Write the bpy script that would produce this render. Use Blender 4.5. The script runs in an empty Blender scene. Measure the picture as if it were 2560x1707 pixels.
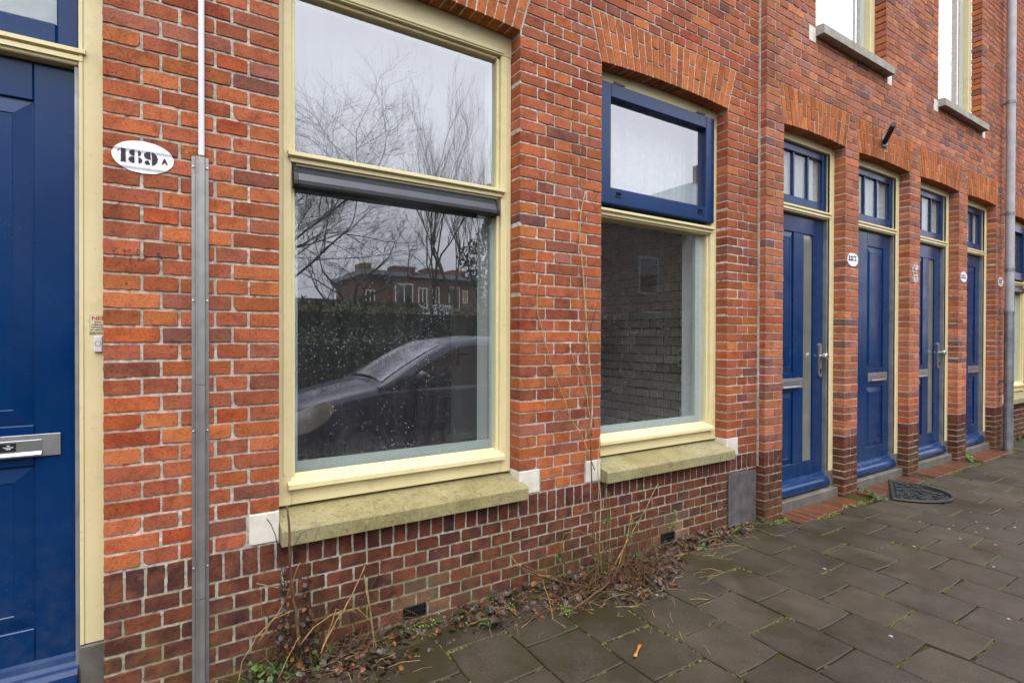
import bpy, bmesh, math, random
import numpy as np
from mathutils import Vector, Matrix, noise as mnoise
R = math.radians
random.seed(7)
rng = np.random.default_rng(7)
sc = bpy.context.scene
COL = sc.collection

# ------------------------------------------------------------------ camera
F_PX, YAW, PITCH, ROLL = 1308.12, 0.56285, -0.0064176, 0.002689   # focal length for a 2560 px wide picture
CAMP = Vector((0.0, -2.30, 1.338))
_fw = Vector((math.sin(YAW) * math.cos(PITCH), math.cos(YAW) * math.cos(PITCH), math.sin(PITCH)))
_r0 = Vector((math.cos(YAW), -math.sin(YAW), 0))
_u0 = _r0.cross(_fw)
_rt = math.cos(ROLL) * _r0 + math.sin(ROLL) * _u0
_up = -math.sin(ROLL) * _r0 + math.cos(ROLL) * _u0
cd = bpy.data.cameras.new('Camera')
cd.sensor_width = 36.0
cd.lens = F_PX / 2560 * 36.0
cd.clip_start = 0.05
cd.clip_end = 500
cam = bpy.data.objects.new('Camera', cd)
COL.objects.link(cam)
m3 = Matrix((_rt, _up, -_fw)).transposed()
cam.matrix_world = Matrix.Translation(CAMP) @ m3.to_4x4()
sc.camera = cam

# ------------------------------------------------------------------ sky, sun, exposure
w = bpy.data.worlds.new('World'); sc.world = w; w.use_nodes = True
nt = w.node_tree; nt.nodes.clear()
sky = nt.nodes.new('ShaderNodeTexSky'); sky.sky_type = 'NISHITA'; sky.sun_disc = False
SUN_EL, SUN_AZ = R(60), R(197.5)
sky.sun_elevation = SUN_EL; sky.sun_rotation = SUN_AZ
sky.air_density = 1.0; sky.dust_density = 6.0; sky.ozone_density = 1.0
hs = nt.nodes.new('ShaderNodeHueSaturation'); hs.inputs['Saturation'].default_value = 0.10
hs.inputs['Value'].default_value = 1.0
tc = nt.nodes.new('ShaderNodeTexCoord')
cn = nt.nodes.new('ShaderNodeTexNoise'); cn.inputs['Scale'].default_value = 2.2; cn.inputs['Detail'].default_value = 4
cr = nt.nodes.new('ShaderNodeMapRange'); cr.inputs['From Min'].default_value = .3; cr.inputs['From Max'].default_value = .7
cr.inputs['To Min'].default_value = .84; cr.inputs['To Max'].default_value = 1.08
mx = nt.nodes.new('ShaderNodeMix'); mx.data_type = 'RGBA'; mx.blend_type = 'MIX'; mx.inputs[0].default_value = .78
mx.inputs[7].default_value = (15.0, 15.2, 16.3, 1)            # even cloud cover over the clear-sky model
ml = nt.nodes.new('ShaderNodeMix'); ml.data_type = 'RGBA'; ml.blend_type = 'MULTIPLY'; ml.inputs[0].default_value = 1.0
bg = nt.nodes.new('ShaderNodeBackground'); bg.inputs['Strength'].default_value = 0.125
wo = nt.nodes.new('ShaderNodeOutputWorld')
nt.links.new(sky.outputs[0], hs.inputs['Color'])
nt.links.new(hs.outputs[0], mx.inputs[6])
nt.links.new(tc.outputs['Generated'], cn.inputs['Vector'])
nt.links.new(cn.outputs[0], cr.inputs['Value'])
# overcast brightness law: the zenith three times as bright as the horizon
sx = nt.nodes.new('ShaderNodeSeparateXYZ'); nt.links.new(tc.outputs['Generated'], sx.inputs[0])
ov = nt.nodes.new('ShaderNodeMapRange'); ov.inputs['To Min'].default_value = .42; ov.inputs['To Max'].default_value = 1.32
nt.links.new(sx.outputs['Z'], ov.inputs['Value'])
mo = nt.nodes.new('ShaderNodeMath'); mo.operation = 'MULTIPLY'
nt.links.new(cr.outputs[0], mo.inputs[0]); nt.links.new(ov.outputs[0], mo.inputs[1])
nt.links.new(mx.outputs[2], ml.inputs[6]); nt.links.new(mo.outputs[0], ml.inputs[7])
nt.links.new(ml.outputs[2], bg.inputs['Color']); nt.links.new(bg.outputs[0], wo.inputs['Surface'])

sd = bpy.data.lights.new('Sun', 'SUN'); sd.energy = .55; sd.angle = R(40); sd.color = (1.0, .975, .94)
sun = bpy.data.objects.new('Sun', sd); COL.objects.link(sun)
# direction the light comes from: street side, above, a little from the left
_sd = Vector((-.30 * math.cos(SUN_EL), -.954 * math.cos(SUN_EL), math.sin(SUN_EL)))
sun.rotation_euler = _sd.to_track_quat('Z', 'Y').to_euler()
sun.location = (0, -6, 9)

sc.view_settings.view_transform = 'Standard'; sc.view_settings.look = 'None'
sc.view_settings.exposure = 0.88; sc.view_settings.gamma = 1.0
sc.view_settings.use_curve_mapping = False
sc.render.engine = 'CYCLES'
cy = sc.cycles
cy.use_denoising = True
try: cy.denoiser = 'OPENIMAGEDENOISE'
except Exception: pass
cy.max_bounces = 7; cy.diffuse_bounces = 3; cy.glossy_bounces = 4; cy.transmission_bounces = 4; cy.transparent_max_bounces = 8
cy.caustics_reflective = False; cy.caustics_refractive = False
cy.sample_clamp_indirect = 6.0

# ------------------------------------------------------------------ pixel helpers (2352 px wide view of the photograph)
S = 1.08844
def pix(u, v, Y):
    """point where the ray of a pixel meets the plane Y = const"""
    a = (u * S - 1280) / F_PX; b = -(v * S - 853.5) / F_PX
    d = _rt * a + _up * b + _fw
    t = (Y - CAMP.y) / d.y
    return CAMP + d * t
def pixg(u, v, Z=0.0):
    a = (u * S - 1280) / F_PX; b = -(v * S - 853.5) / F_PX
    d = _rt * a + _up * b + _fw
    t = (Z - CAMP.z) / d.z
    return CAMP + d * t
def screen(p):
    d = Vector(p) - CAMP
    z = d.dot(_fw)
    if z < .1: return None
    return (1280 + F_PX * d.dot(_rt) / z, 853.5 - F_PX * d.dot(_up) / z, z)

# ------------------------------------------------------------------ node helpers
class NT:
    def __init__(s, name):
        s.m = bpy.data.materials.new(name); s.m.use_nodes = True
        s.t = s.m.node_tree; s.t.nodes.clear()
        s.out = s.t.nodes.new('ShaderNodeOutputMaterial')
    def new(s, typ, ins=None, **pr):
        n = s.t.nodes.new('ShaderNode' + typ)
        for k, v in pr.items(): setattr(n, k, v)
        for k, v in (ins or {}).items():
            if isinstance(v, bpy.types.NodeSocket): s.t.links.new(v, n.inputs[k])
            else: n.inputs[k].default_value = v
        return n
    def pos(s): return s.new('NewGeometry').outputs['Position']
    def noise(s, vec, scale, detail=3, rough=.55, dist=0):
        return s.new('TexNoise', {'Vector': vec, 'Scale': scale, 'Detail': detail, 'Roughness': rough, 'Distortion': dist}).outputs[0]
    def ramp(s, fac, stops, interp='LINEAR'):
        n = s.new('ValToRGB', {'Fac': fac}); e = n.color_ramp.elements; n.color_ramp.interpolation = interp
        while len(e) > 1: e.remove(e[0])
        for i, (p, c) in enumerate(stops):
            if isinstance(c, (int, float)): c = (c, c, c)
            el = e[0] if i == 0 else e.new(p)
            el.position = p; el.color = (*c[:3], 1)
        return n.outputs[0]
    def mix(s, fac, a, b, mode='MIX'):
        n = s.new('Mix', data_type='RGBA', blend_type=mode)
        for i, v in ((0, fac), (6, a), (7, b)):
            if isinstance(v, bpy.types.NodeSocket): s.t.links.new(v, n.inputs[i])
            elif i == 0: n.inputs[0].default_value = v
            else: n.inputs[i].default_value = (*v[:3], 1) if not isinstance(v, (int, float)) else (v, v, v, 1)
        return n.outputs[2]
    def math(s, op, a, b=0.0, clamp=False):
        n = s.new('Math', operation=op, use_clamp=clamp)
        for i, v in ((0, a), (1, b)):
            if isinstance(v, bpy.types.NodeSocket): s.t.links.new(v, n.inputs[i])
            else: n.inputs[i].default_value = v
        return n.outputs[0]
    def maprange(s, v, a, b, c=0.0, d=1.0):
        return s.new('MapRange', {'Value': v, 'From Min': a, 'From Max': b, 'To Min': c, 'To Max': d}).outputs[0]
    def sep(s, v):
        n = s.new('SeparateXYZ', {'Vector': v}); return n.outputs
    def vmath(s, op, a, b):
        n = s.new('VectorMath', operation=op)
        for i, v in ((0, a), (1, b)):
            if isinstance(v, bpy.types.NodeSocket): s.t.links.new(v, n.inputs[i])
            else: n.inputs[i].default_value = v
        return n.outputs[0]
    def bump(s, h, strength=.4, dist=.002):
        return s.new('Bump', {'Height': h, 'Strength': strength, 'Distance': dist}).outputs[0]
    def bsdf(s, **k):
        n = s.new('BsdfPrincipled')
        for kk, v in k.items():
            kk = {'color': 'Base Color', 'rough': 'Roughness', 'metal': 'Metallic', 'spec': 'Specular IOR Level', 'normal': 'Normal',
                  'coat': 'Coat Weight', 'coatr': 'Coat Roughness', 'alpha': 'Alpha', 'sss': 'Subsurface Weight'}[kk]
            if isinstance(v, bpy.types.NodeSocket): s.t.links.new(v, n.inputs[kk])
            elif kk == 'Base Color': n.inputs[kk].default_value = (*v, 1)
            else: n.inputs[kk].default_value = v
        s.t.links.new(n.outputs[0], s.out.inputs['Surface'])
        return n

MAT = {}
def brick_mat(name, stops, island=False, speck=.55, algae=0.0):
    n = NT(name); P = n.pos()
    if island: rnd = n.new('NewGeometry').outputs['Random Per Island']
    else: rnd = n.new('ObjectInfo').outputs['Random']
    off = n.new('CombineXYZ', {'X': n.math('MULTIPLY', rnd, 37.0), 'Y': n.math('MULTIPLY', rnd, 91.0), 'Z': n.math('MULTIPLY', rnd, 53.0)}).outputs[0]
    V = n.vmath('ADD', P, off)
    base = n.ramp(rnd, stops)
    r2 = n.math('FRACT', n.math('MULTIPLY', rnd, 17.31))
    val = n.maprange(r2, 0, 1, .70, 1.20)
    base = n.mix(1.0, base, n.new('CombineColor', {0: val, 1: val, 2: val}).outputs[0], 'MULTIPLY')
    blot = n.noise(V, 11, 4, .6, .6)
    c = n.mix(n.maprange(blot, .38, .66, 0, .62), base, n.mix(.5, base, (.40, .135, .045)))
    c = n.mix(n.maprange(n.noise(V, 16, 4, .65, .5), .48, .68, 0, .75), c, n.mix(1.0, c, (.60, .56, .60), 'MULTIPLY'))
    fine = n.noise(V, 130, 4, .7)
    c = n.mix(n.maprange(fine, .52, .66, 0, min(1, speck * 1.5)), c, n.mix(1.0, c, (.40, .36, .34), 'MULTIPLY'))
    c = n.mix(n.maprange(fine, .46, .34, 0, .5), c, n.mix(1.0, c, (1.28, 1.25, 1.22), 'MULTIPLY'))
    st = n.noise(n.vmath('MULTIPLY', V, (14, 14, 90)), 3.0, 3, .6)
    c = n.mix(n.maprange(st, .57, .72, 0, .28), c, n.mix(1.0, c, (.52, .48, .48), 'MULTIPLY'))
    pit = n.new('TexVoronoi', {'Vector': V, 'Scale': n.maprange(n.noise(V, 9, 2), .35, .65, 55.0, 120.0), 'Randomness': 1.0}).outputs['Distance']
    pm = n.math('MULTIPLY', n.maprange(pit, .14, .28, 1, 0), n.maprange(n.noise(V, 15, 3), .50, .60, 0, 1))
    c = n.mix(n.math('MULTIPLY', pm, .75), c, (.035, .022, .018))
    lime = n.math('MULTIPLY', n.maprange(n.noise(V, 42, 5, .7), .61, .73, 0, .55), n.maprange(n.noise(P, 1.7, 3), .45, .62, .1, 1))
    c = n.mix(n.math('MULTIPLY', lime, .75), c, (.48, .42, .36))
    z = n.sep(P)[2]
    al = n.math('MULTIPLY', n.maprange(z, .02, .42, 1, 0), n.maprange(n.noise(P, 7, 5, .65), .40, .62, 0, 1))
    c = n.mix(n.math('MULTIPLY', al, .30 + algae), c, (.11, .095, .035))
    h = n.math('ADD', n.math('MULTIPLY', fine, .6), n.math('ADD', n.math('MULTIPLY', blot, .8), n.math('MULTIPLY', pm, -.9)))
    stain = n.noise(n.vmath('MULTIPLY', P, (1.5, 1.5, .55)), 1.6, 5, .62)
    c = n.mix(n.maprange(stain, .48, .70, 0, .55), c, n.mix(1.0, c, (.60, .56, .55), 'MULTIPLY'))
    c = n.mix(n.maprange(stain, .46, .30, 0, .4), c, n.mix(1.0, c, (1.16, 1.14, 1.10), 'MULTIPLY'))
    n.bsdf(color=c, rough=n.maprange(blot, .3, .7, .70, .86), spec=.14, normal=n.bump(h, .7, .003))
    return n.m
RED = [(0, (.43, .118, .042)), (.14, (.35, .090, .042)), (.26, (.45, .142, .047)), (.40, (.39, .110, .054)), (.55, (.315, .086, .047)),
       (.68, (.42, .124, .056)), (.77, (.235, .078, .052)), (.84, (.36, .125, .085)), (.90, (.150, .066, .062)), (.95, (.39, .074, .027)), (1.0, (.44, .126, .042))]
PINK_SHEEN = [(p, (c[0] * 1.08 + .008, c[1] * 1.26 + .008, c[2] * 1.40 + .008)) for p, c in RED]  # the reds made paler and pinker: sheen on the wall put into the colour
FADED = [(0, (.175, .115, .078)), (.5, (.125, .085, .066)), (1, (.155, .098, .07))]
DARK = [(0, (.078, .029, .026)), (.2, (.098, .033, .027)), (.4, (.062, .027, .029)), (.6, (.090, .032, .028)), (.75, (.112, .037, .028)),
        (.88, (.056, .028, .032)), (.95, (.165, .046, .024)), (1.0, (.084, .030, .028))]
ORANGE = [(0, (.48, .150, .040)), (.3, (.41, .120, .038)), (.6, (.52, .170, .045)), (.8, (.37, .105, .038)), (1, (.49, .145, .038))]
INNER = [(0, (.50, .43, .36)), (.4, (.39, .325, .265)), (.7, (.55, .48, .41)), (1, (.43, .36, .30))]
for nm, stp, sp, al in (('brick', RED, .5, 0), ('brick_pink_sheen', PINK_SHEEN, .5, 0), ('plinth', DARK, .45, .1), ('faded', FADED, .35, .1), ('arch', ORANGE, .75, 0), ('inner', INNER, .4, 0)):
    MAT[nm] = brick_mat(nm + '_brick', stp, False, sp, al)
    MAT[nm + '_i'] = brick_mat(nm + '_brick_joined', stp, True, sp, al)

def simple(name, col, rough=.5, metal=0, spec=.5, nscale=0, var=.12, bump=0, bscale=60, coat=0):
    n = NT(name); P = n.pos()
    c = col
    if var:
        f = n.noise(P, nscale or 6, 5, .6)
        c = n.mix(n.maprange(f, .3, .7, 0, 1), tuple(x * (1 - var) for x in col), tuple(min(1, x * (1 + var)) for x in col))
    k = dict(color=c, rough=rough, metal=metal, spec=spec)
    if bump: k['normal'] = n.bump(n.noise(P, bscale, 4, .6), bump, .002)
    if coat: k['coat'] = coat; k['coatr'] = .08
    n.bsdf(**k)
    MAT[name] = n.m
    return n.m

def mortar_mat():
    n = NT('mortar'); P = n.pos()
    a = n.noise(P, 55, 5, .7); b = n.noise(P, 2.3, 4, .6); f = n.noise(P, 240, 3, .7)
    c = n.mix(n.maprange(b, .35, .62, 0, 1), (.70, .665, .60), (.42, .38, .305))
    c = n.mix(n.maprange(a, .40, .64, 0, .85), c, (.26, .23, .17))
    c = n.mix(n.maprange(n.noise(P, 30, 4, .7), .56, .70, 0, .85), c, (.10, .086, .06))
    z = n.sep(P)[2]
    hi = n.maprange(z, 2.0, 3.1, 0, .12)
    c = n.mix(hi, c, (.33, .26, .17))
    al = n.math('MULTIPLY', n.maprange(z, .05, .50, 1, 0), n.maprange(n.noise(P, 5, 5, .65), .30, .58, .12, 1))
    c = n.mix(n.math('MULTIPLY', al, .9), c, (.150, .160, .040))
    h = n.math('ADD', a, n.math('MULTIPLY', f, .6))
    n.bsdf(color=c, rough=.92, spec=.15, normal=n.bump(h, .8, .004))
    MAT['mortar'] = n.m
mortar_mat()

def cream_mat():
    n = NT('cream_paint'); P = n.pos()
    g = n.noise(n.vmath('MULTIPLY', P, (40, 40, 5)), 6, 4, .6)
    d = n.noise(P, 3, 5, .65)
    c = n.mix(n.maprange(d, .3, .7, 0, 1), (.67, .58, .310), (.74, .65, .375))
    c = n.mix(n.maprange(n.noise(P, 45, 4, .75), .60, .74, 0, .55), c, (.36, .30, .165))
    c = n.mix(n.maprange(n.noise(P, 5, 6, .75), .55, .72, 0, .45), c, (.42, .37, .20))
    n.bsdf(color=c, rough=.42, spec=.45, normal=n.bump(n.math('ADD', g, n.math('MULTIPLY', n.noise(P, 30, 3), .7)), .25, .0016))
    MAT['cream'] = n.m
    n = NT('blue_paint'); P = n.pos()
    d = n.noise(P, 2.2, 4, .6)
    c = n.mix(n.maprange(d, .3, .7, 0, 1), (.0004, .0225, .092), (.0007, .0285, .112))
    z = n.sep(P)[2]
    dust = n.math('MULTIPLY', n.maprange(n.noise(P, 260, 2, .5), .70, .76, 0, 1), n.maprange(n.noise(P, 4, 2), .42, .65, 0, 1))
    c = n.mix(n.math('MULTIPLY', dust, .45), c, (.30, .36, .45))
    low = n.math('MULTIPLY', n.maprange(z, .1, .9, 1, 0), n.maprange(n.noise(P, 14, 5, .7), .42, .7, 0, .22))
    c = n.mix(low, c, (.09, .11, .14))
    n.bsdf(color=c, rough=n.maprange(n.noise(P, 6, 4), .3, .7, .16, .30), spec=.34, normal=n.bump(n.math('ADD', n.noise(n.vmath('MULTIPLY', P, (3, 3, 1)), 60, 3), n.noise(P, 9, 3)), .12, .0016))
    MAT['blue'] = n.m
cream_mat()

def stone_mats():
    n = NT('mossy_sill_stone'); P = n.pos()
    f = n.noise(P, 150, 4, .75); m = n.noise(P, 7, 5, .65); k = n.noise(P, 2.2, 3)
    c = n.mix(n.maprange(m, .34, .64, 0, 1), (.31, .268, .130), (.21, .178, .072))
    c = n.mix(n.maprange(k, .45, .62, 0, .65), c, (.30, .275, .16))
    c = n.mix(n.maprange(n.noise(P, 14, 4, .7), .58, .70, 0, .75), c, (.165, .15, .075))
    c = n.mix(n.maprange(n.noise(P, 75, 4, .75), .56, .70, 0, .45), c, (.44, .39, .26))
    c = n.mix(n.maprange(f, .58, .72, 0, .6), c, (.60, .55, .38))
    c = n.mix(n.maprange(n.noise(P, 50, 5, .75), .54, .66, 0, .8), c, (.11, .095, .04))
    n.bsdf(color=c, rough=.85, spec=.25, normal=n.bump(n.math('ADD', f, m), .7, .004)); MAT['sill'] = n.m
    n = NT('weathered_concrete_sill'); P = n.pos()
    c = n.mix(n.maprange(n.noise(P, 8, 5, .65), .35, .65, 0, 1), (.38, .36, .31), (.24, .225, .185))
    c = n.mix(n.maprange(n.noise(P, 40, 4, .7), .58, .72, 0, .7), c, (.12, .11, .08))
    n.bsdf(color=c, rough=.85, spec=.25, normal=n.bump(n.noise(P, 120, 3), .4, .002)); MAT['concrete'] = n.m
    n = NT('grey_step_stone'); P = n.pos()
    c = n.mix(n.maprange(n.noise(P, 9, 5, .65), .35, .65, 0, 1), (.150, .135, .115), (.095, .085, .070))
    c = n.mix(n.maprange(n.noise(P, 70, 4, .7), .58, .70, 0, .55), c, (.055, .048, .038))
    c = n.mix(n.maprange(n.noise(P, 5, 3), .55, .7, 0, .4), c, (.22, .205, .18))
    n.bsdf(color=c, rough=.62, spec=.4, normal=n.bump(n.noise(P, 90, 4), .4, .002)); MAT['step'] = n.m
    n = NT('white_glazed_block'); P = n.pos()
    c = n.mix(n.maprange(n.noise(P, 12, 4, .6), .35, .68, 0, 1), (.70, .66, .58), (.56, .51, .43))
    c = n.mix(n.maprange(n.noise(P, 55, 4, .7), .62, .75, 0, .6), c, (.30, .26, .20))
    n.bsdf(color=c, rough=.45, spec=.5, normal=n.bump(n.noise(P, 60, 3), .15, .001)); MAT['block'] = n.m
stone_mats()

def paver_mats():
    for nm, src in (('paver', 'ObjectInfo'), ('paver_i', 'NewGeometry')):
        n = NT(nm); P = n.pos()
        rnd = n.new(src).outputs['Random' if src == 'ObjectInfo' else 'Random Per Island']
        f = n.noise(P, 330, 3, .75); m = n.noise(P, 5, 5, .62); g = n.noise(P, 26, 5, .7)
        v = n.maprange(rnd, 0, 1, .74, 1.26)
        c = n.mix(n.maprange(m, .34, .66, 0, 1), (.031, .0225, .0150), (.054, .0410, .0290))
        c = n.mix(1.0, c, n.new('CombineColor', {0: v, 1: v, 2: v}).outputs[0], 'MULTIPLY')
        f2 = n.noise(P, 120, 3, .8)
        c = n.mix(n.maprange(f2, .54, .66, 0, .5), c, (.115, .094, .068))
        gr = n.new('TexVoronoi', {'Vector': P, 'Scale': 95.0}).outputs['Distance']
        c = n.mix(n.maprange(gr, .13, .09, 0, .55), c, (.24, .205, .155))
        c = n.mix(n.maprange(f2, .44, .34, 0, .6), c, (.028, .022, .016))
        c = n.mix(n.maprange(f, .58, .70, 0, .6), c, (.20, .17, .13))
        c = n.mix(n.maprange(f, .42, .32, 0, .55), c, (.022, .018, .014))
        c = n.mix(n.maprange(g, .55, .72, 0, .45), c, (.052, .044, .026))
        y = n.sep(P)[1]
        al = n.math('MULTIPLY', n.maprange(y, -1.35, -.12, 0, 1), n.maprange(n.noise(P, 3.2, 5, .62), .40, .64, 0, 1))
        c = n.mix(n.math('MULTIPLY', al, .86), c, (.036, .033, .0100))
        pale = n.new('TexVoronoi', {'Vector': P, 'Scale': 46.0}).outputs['Distance']
        c = n.mix(n.maprange(pale, .060, .040, 0, .3), c, (.26, .23, .19))
        wet = n.noise(P, 1.6, 4, .6)
        n.bsdf(color=n.mix(n.maprange(wet, .46, .60, 0, .42), c, n.mix(1.0, c, (.58, .56, .54), 'MULTIPLY')), rough=n.maprange(wet, .44, .62, .70, .40), spec=.30, normal=n.bump(n.math('ADD', f, n.math('MULTIPLY', g, .6)), .55, .0016))
        MAT[nm] = n.m
    n = NT('joint_soil'); P = n.pos()
    c = n.mix(n.maprange(n.noise(P, 30, 5, .7), .35, .65, 0, 1), (.030, .023, .015), (.075, .060, .040))
    c = n.mix(n.maprange(n.noise(P, 4.5, 4, .65), .42, .58, 0, .85), c, (.042, .044, .010))
    n.bsdf(color=c, rough=.95, spec=.1, normal=n.bump(n.noise(P, 150, 4), .9, .006)); MAT['soil'] = n.m
    n = NT('red_clinker'); P = n.pos(); rnd = n.new('ObjectInfo').outputs['Random']
    c = n.ramp(rnd, [(0, (.120, .030, .015)), (.4, (.165, .043, .019)), (.7, (.085, .027, .017)), (1, (.19, .052, .023))])
    c = n.mix(n.maprange(n.noise(P, 9, 5, .7), .42, .62, 0, .85), c, (.055, .042, .014))
    n.bsdf(color=c, rough=.38, spec=.5, normal=n.bump(n.noise(P, 90, 4), .4, .002)); MAT['clinker'] = n.m
paver_mats()

def glass_mat(name, ior, tint=(.86, .90, .89), rain=True, dust=.05):
    """coated double glazing: mirror-like share by angle, the rest passes; rain spots and a film of dust scatter"""
    n = NT(name); P = n.pos()
    r0 = ((ior - 1) / (ior + 1)) ** 2
    fc = n.new('LayerWeight', {'Blend': .5}).outputs['Facing']
    fr = n.math('ADD', n.math('MULTIPLY', n.math('POWER', fc, 5.0), 1 - r0), r0)      # same from both sides
    wav = n.noise(P, 2.6, 2)
    gl = n.new('BsdfGlossy', {'Roughness': .004, 'Color': (.93, .95, 1.0, 1), 'Normal': n.bump(wav, .012, .01)})
    tr = n.new('BsdfTransparent', {'Color': (*tint, 1)})
    a = n.new('MixShader', {0: fr, 1: tr.outputs[0], 2: gl.outputs[0]})
    df = n.new('BsdfDiffuse', {'Color': (.55, .56, .58, 1)})
    if rain:
        v1 = n.new('TexVoronoi', {'Vector': n.vmath('MULTIPLY', P, (1, 1, .75)), 'Scale': 84.0, 'Randomness': 1.0})
        dots = n.maprange(v1.outputs['Distance'], .17, .25, 1, 0)
        sel = n.maprange(n.sep(v1.outputs['Color'])[0], .62, .66, 0, 1)
        z = n.sep(P)[2]
        reg = n.math('MULTIPLY', n.maprange(n.noise(P, 4.0, 4, .65), .36, .60, .05, 1), n.maprange(z, 2.1, 1.6, .05, 1))
        v2 = n.new('TexVoronoi', {'Vector': P, 'Scale': 150.0, 'Randomness': 1.0})
        d2 = n.math('MULTIPLY', n.maprange(v2.outputs['Distance'], .16, .26, 1, 0), n.maprange(n.sep(v2.outputs['Color'])[0], .62, .66, 0, .8))
        m = n.math('MULTIPLY', n.math('MAXIMUM', n.math('MULTIPLY', dots, sel), d2), reg)
        low = n.math('MULTIPLY', n.maprange(z, .90, .74, 0, 1), n.maprange(n.noise(P, 160, 2), .55, .62, 0, .7))
        m = n.math('MAXIMUM', n.math('MULTIPLY', m, .42), n.math('MULTIPLY', low, .6))
    else: m = 0.0
    film = n.math('MAXIMUM', m, n.maprange(n.noise(n.vmath('MULTIPLY', P, (9, 9, 1)), 3, 4, .6), .3, .75, dust * .4, dust))
    b = n.new('MixShader', {0: film, 1: a.outputs[0], 2: df.outputs[0]})
    n.t.links.new(b.outputs[0], n.out.inputs['Surface'])
    MAT[name] = n.m
glass_mat('pane_clear', 2.35, (.98, .99, .985), dust=.03)
glass_mat('pane', 3.1, (.96, .98, .97))
glass_mat('pane_up', 3.3, (.96, .98, .97), rain=True, dust=.05)
n = NT('pane_back'); n.t.links.new(n.new('BsdfTransparent', {'Color': (.95, .97, .96, 1)}).outputs[0], n.out.inputs['Surface']); MAT['pane_back'] = n.m
glass_mat('pane_small', 1.9, rain=False, dust=.10)

simple('anthracite', (.020, .024, .031), .30, 0, .5, var=.2)
simple('aluminium', (.36, .355, .35), .42, .75, .5, nscale=14, var=.16, bump=.1, bscale=120)
simple('steel', (.55, .55, .55), .30, .9, .5, var=.05)
simple('grey_metal', (.30, .30, .30), .48, .55, .5, nscale=9, var=.25, bump=.15, bscale=50)
simple('white_pvc', (.66, .67, .70), .40, 0, .5, var=.06)
simple('zinc', (.26, .275, .29), .46, .7, .5, nscale=7, var=.35, bump=.2, bscale=30)
simple('pale_pipe', (.36, .36, .37), .5, .1, .4, nscale=7, var=.2, bump=.1, bscale=30)
simple('panel_grey', (.105, .092, .092), .62, .1, .4, nscale=16, var=.35, bump=.3, bscale=70)
simple('white_paint', (.78, .78, .80), .55, 0, .4, nscale=20, var=.09, bump=.25, bscale=60)
simple('black_paint', (.030, .028, .030), .6, 0, .3, nscale=40, var=.4)
simple('sticker', (.70, .62, .40), .45, 0, .4, var=.05)
simple('sticker_red', (.46, .055, .03), .5, 0, .4, var=.05)
simple('sticker_black', (.012, .012, .013), .4, 0, .4, var=.05)
simple('white_ink', (.75, .75, .75), .5, 0, .4, var=0)
simple('lime_ink', (.55, .62, .08), .5, 0, .4, var=0)
simple('rubber', (.014, .016, .015), .52, 0, .5, var=.3, nscale=30, bump=.4, bscale=80)
simple('dark_iron', (.020, .020, .022), .55, .3, .5, var=.3, nscale=40)
simple('galv_iron', (.15, .15, .16), .5, .6, .5, var=.3, nscale=30)
simple('spacer', (.50, .58, .57), .5, 0, .4, var=.05)
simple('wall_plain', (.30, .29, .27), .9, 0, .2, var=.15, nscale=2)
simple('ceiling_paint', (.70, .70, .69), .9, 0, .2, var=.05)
simple('door_white', (.80, .80, .74), .5, 0, .4, var=.05)
simple('floor_dark', (.055, .045, .038), .5, 0, .4, var=.3, nscale=3)
simple('reveal_white', (.78, .82, .81), .6, 0, .3, var=.05)
n = NT('sheer'); _d = n.new('BsdfDiffuse', {'Color': (.8, .8, .8, 1)}); _t = n.new('BsdfTranslucent', {'Color': (.8, .8, .8, 1)}); _m = n.new('MixShader', {0: .85, 1: _d.outputs[0], 2: _t.outputs[0]}); n.t.links.new(_m.outputs[0], n.out.inputs['Surface']); MAT['sheer'] = n.m
simple('sash_net', (.50, .50, .52), .9, 0, .1, nscale=25, var=.12)
simple('net', (.15, .15, .165), .9, 0, .1, nscale=25, var=.12)
simple('frosted', (.165, .165, .14), .04, 0, 1.0, nscale=3, var=.2)
simple('curtain', (.88, .88, .89), .9, 0, .1, nscale=25, var=.12)
simple('socket', (.60, .58, .52), .5, 0, .4, var=.03)
simple('dark_hole', (.006, .006, .006), .9, 0, .1, var=0)
simple('asphalt', (.020, .020, .021), .8, 0, .12, nscale=60, var=.35, bump=.5, bscale=150)
simple('kerb', (.20, .19, .175), .8, 0, .3, nscale=12, var=.25, bump=.4, bscale=90)
simple('car_paint', (.010, .012, .042), .26, .15, .35, var=0, coat=.35)
simple('car_grey', (.012, .012, .014), .30, .2, .5, var=0, coat=1.0)
simple('car_glass', (.008, .009, .010), .04, 0, .8, var=0)
simple('windscreen', (.30, .31, .36), .12, .85, .5, var=.5, nscale=9)
simple('headlight', (.45, .44, .38), .15, .3, .6, var=.2, nscale=18)
simple('tyre', (.015, .015, .015), .8, 0, .3, var=.1)
simple('bark', (.060, .050, .036), .9, 0, .2, nscale=20, var=.4)
simple('twig_bark', (.050, .044, .038), .9, 0, .2, var=.2)
simple('far_roof', (.045, .042, .042), .7, 0, .3, var=.2)
simple('far_fascia', (.20, .24, .26), .6, 0, .3, var=.1)
simple('far_cream', (.72, .69, .58), .6, 0, .3, var=.05)
simple('far_balcony', (.66, .66, .68), .6, 0, .3, var=.1)
simple('straw', (.25, .165, .072), .7, 0, .3, nscale=30, var=.45)
simple('vine_straw', (.38, .26, .13), .7, 0, .3, nscale=30, var=.35)
simple('brown_stem', (.098, .050, .023), .75, 0, .3, nscale=35, var=.5)
simple('dark_stem', (.040, .024, .016), .8, 0, .3, nscale=30, var=.5)
simple('green_stem', (.150, .150, .030), .7, 0, .3, nscale=30, var=.4)
simple('orange_peel', (.42, .17, .02), .5, 0, .4, nscale=60, var=.3)
simple('gum', (.27, .245, .20), .8, 0, .2, nscale=60, var=.2)

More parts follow.
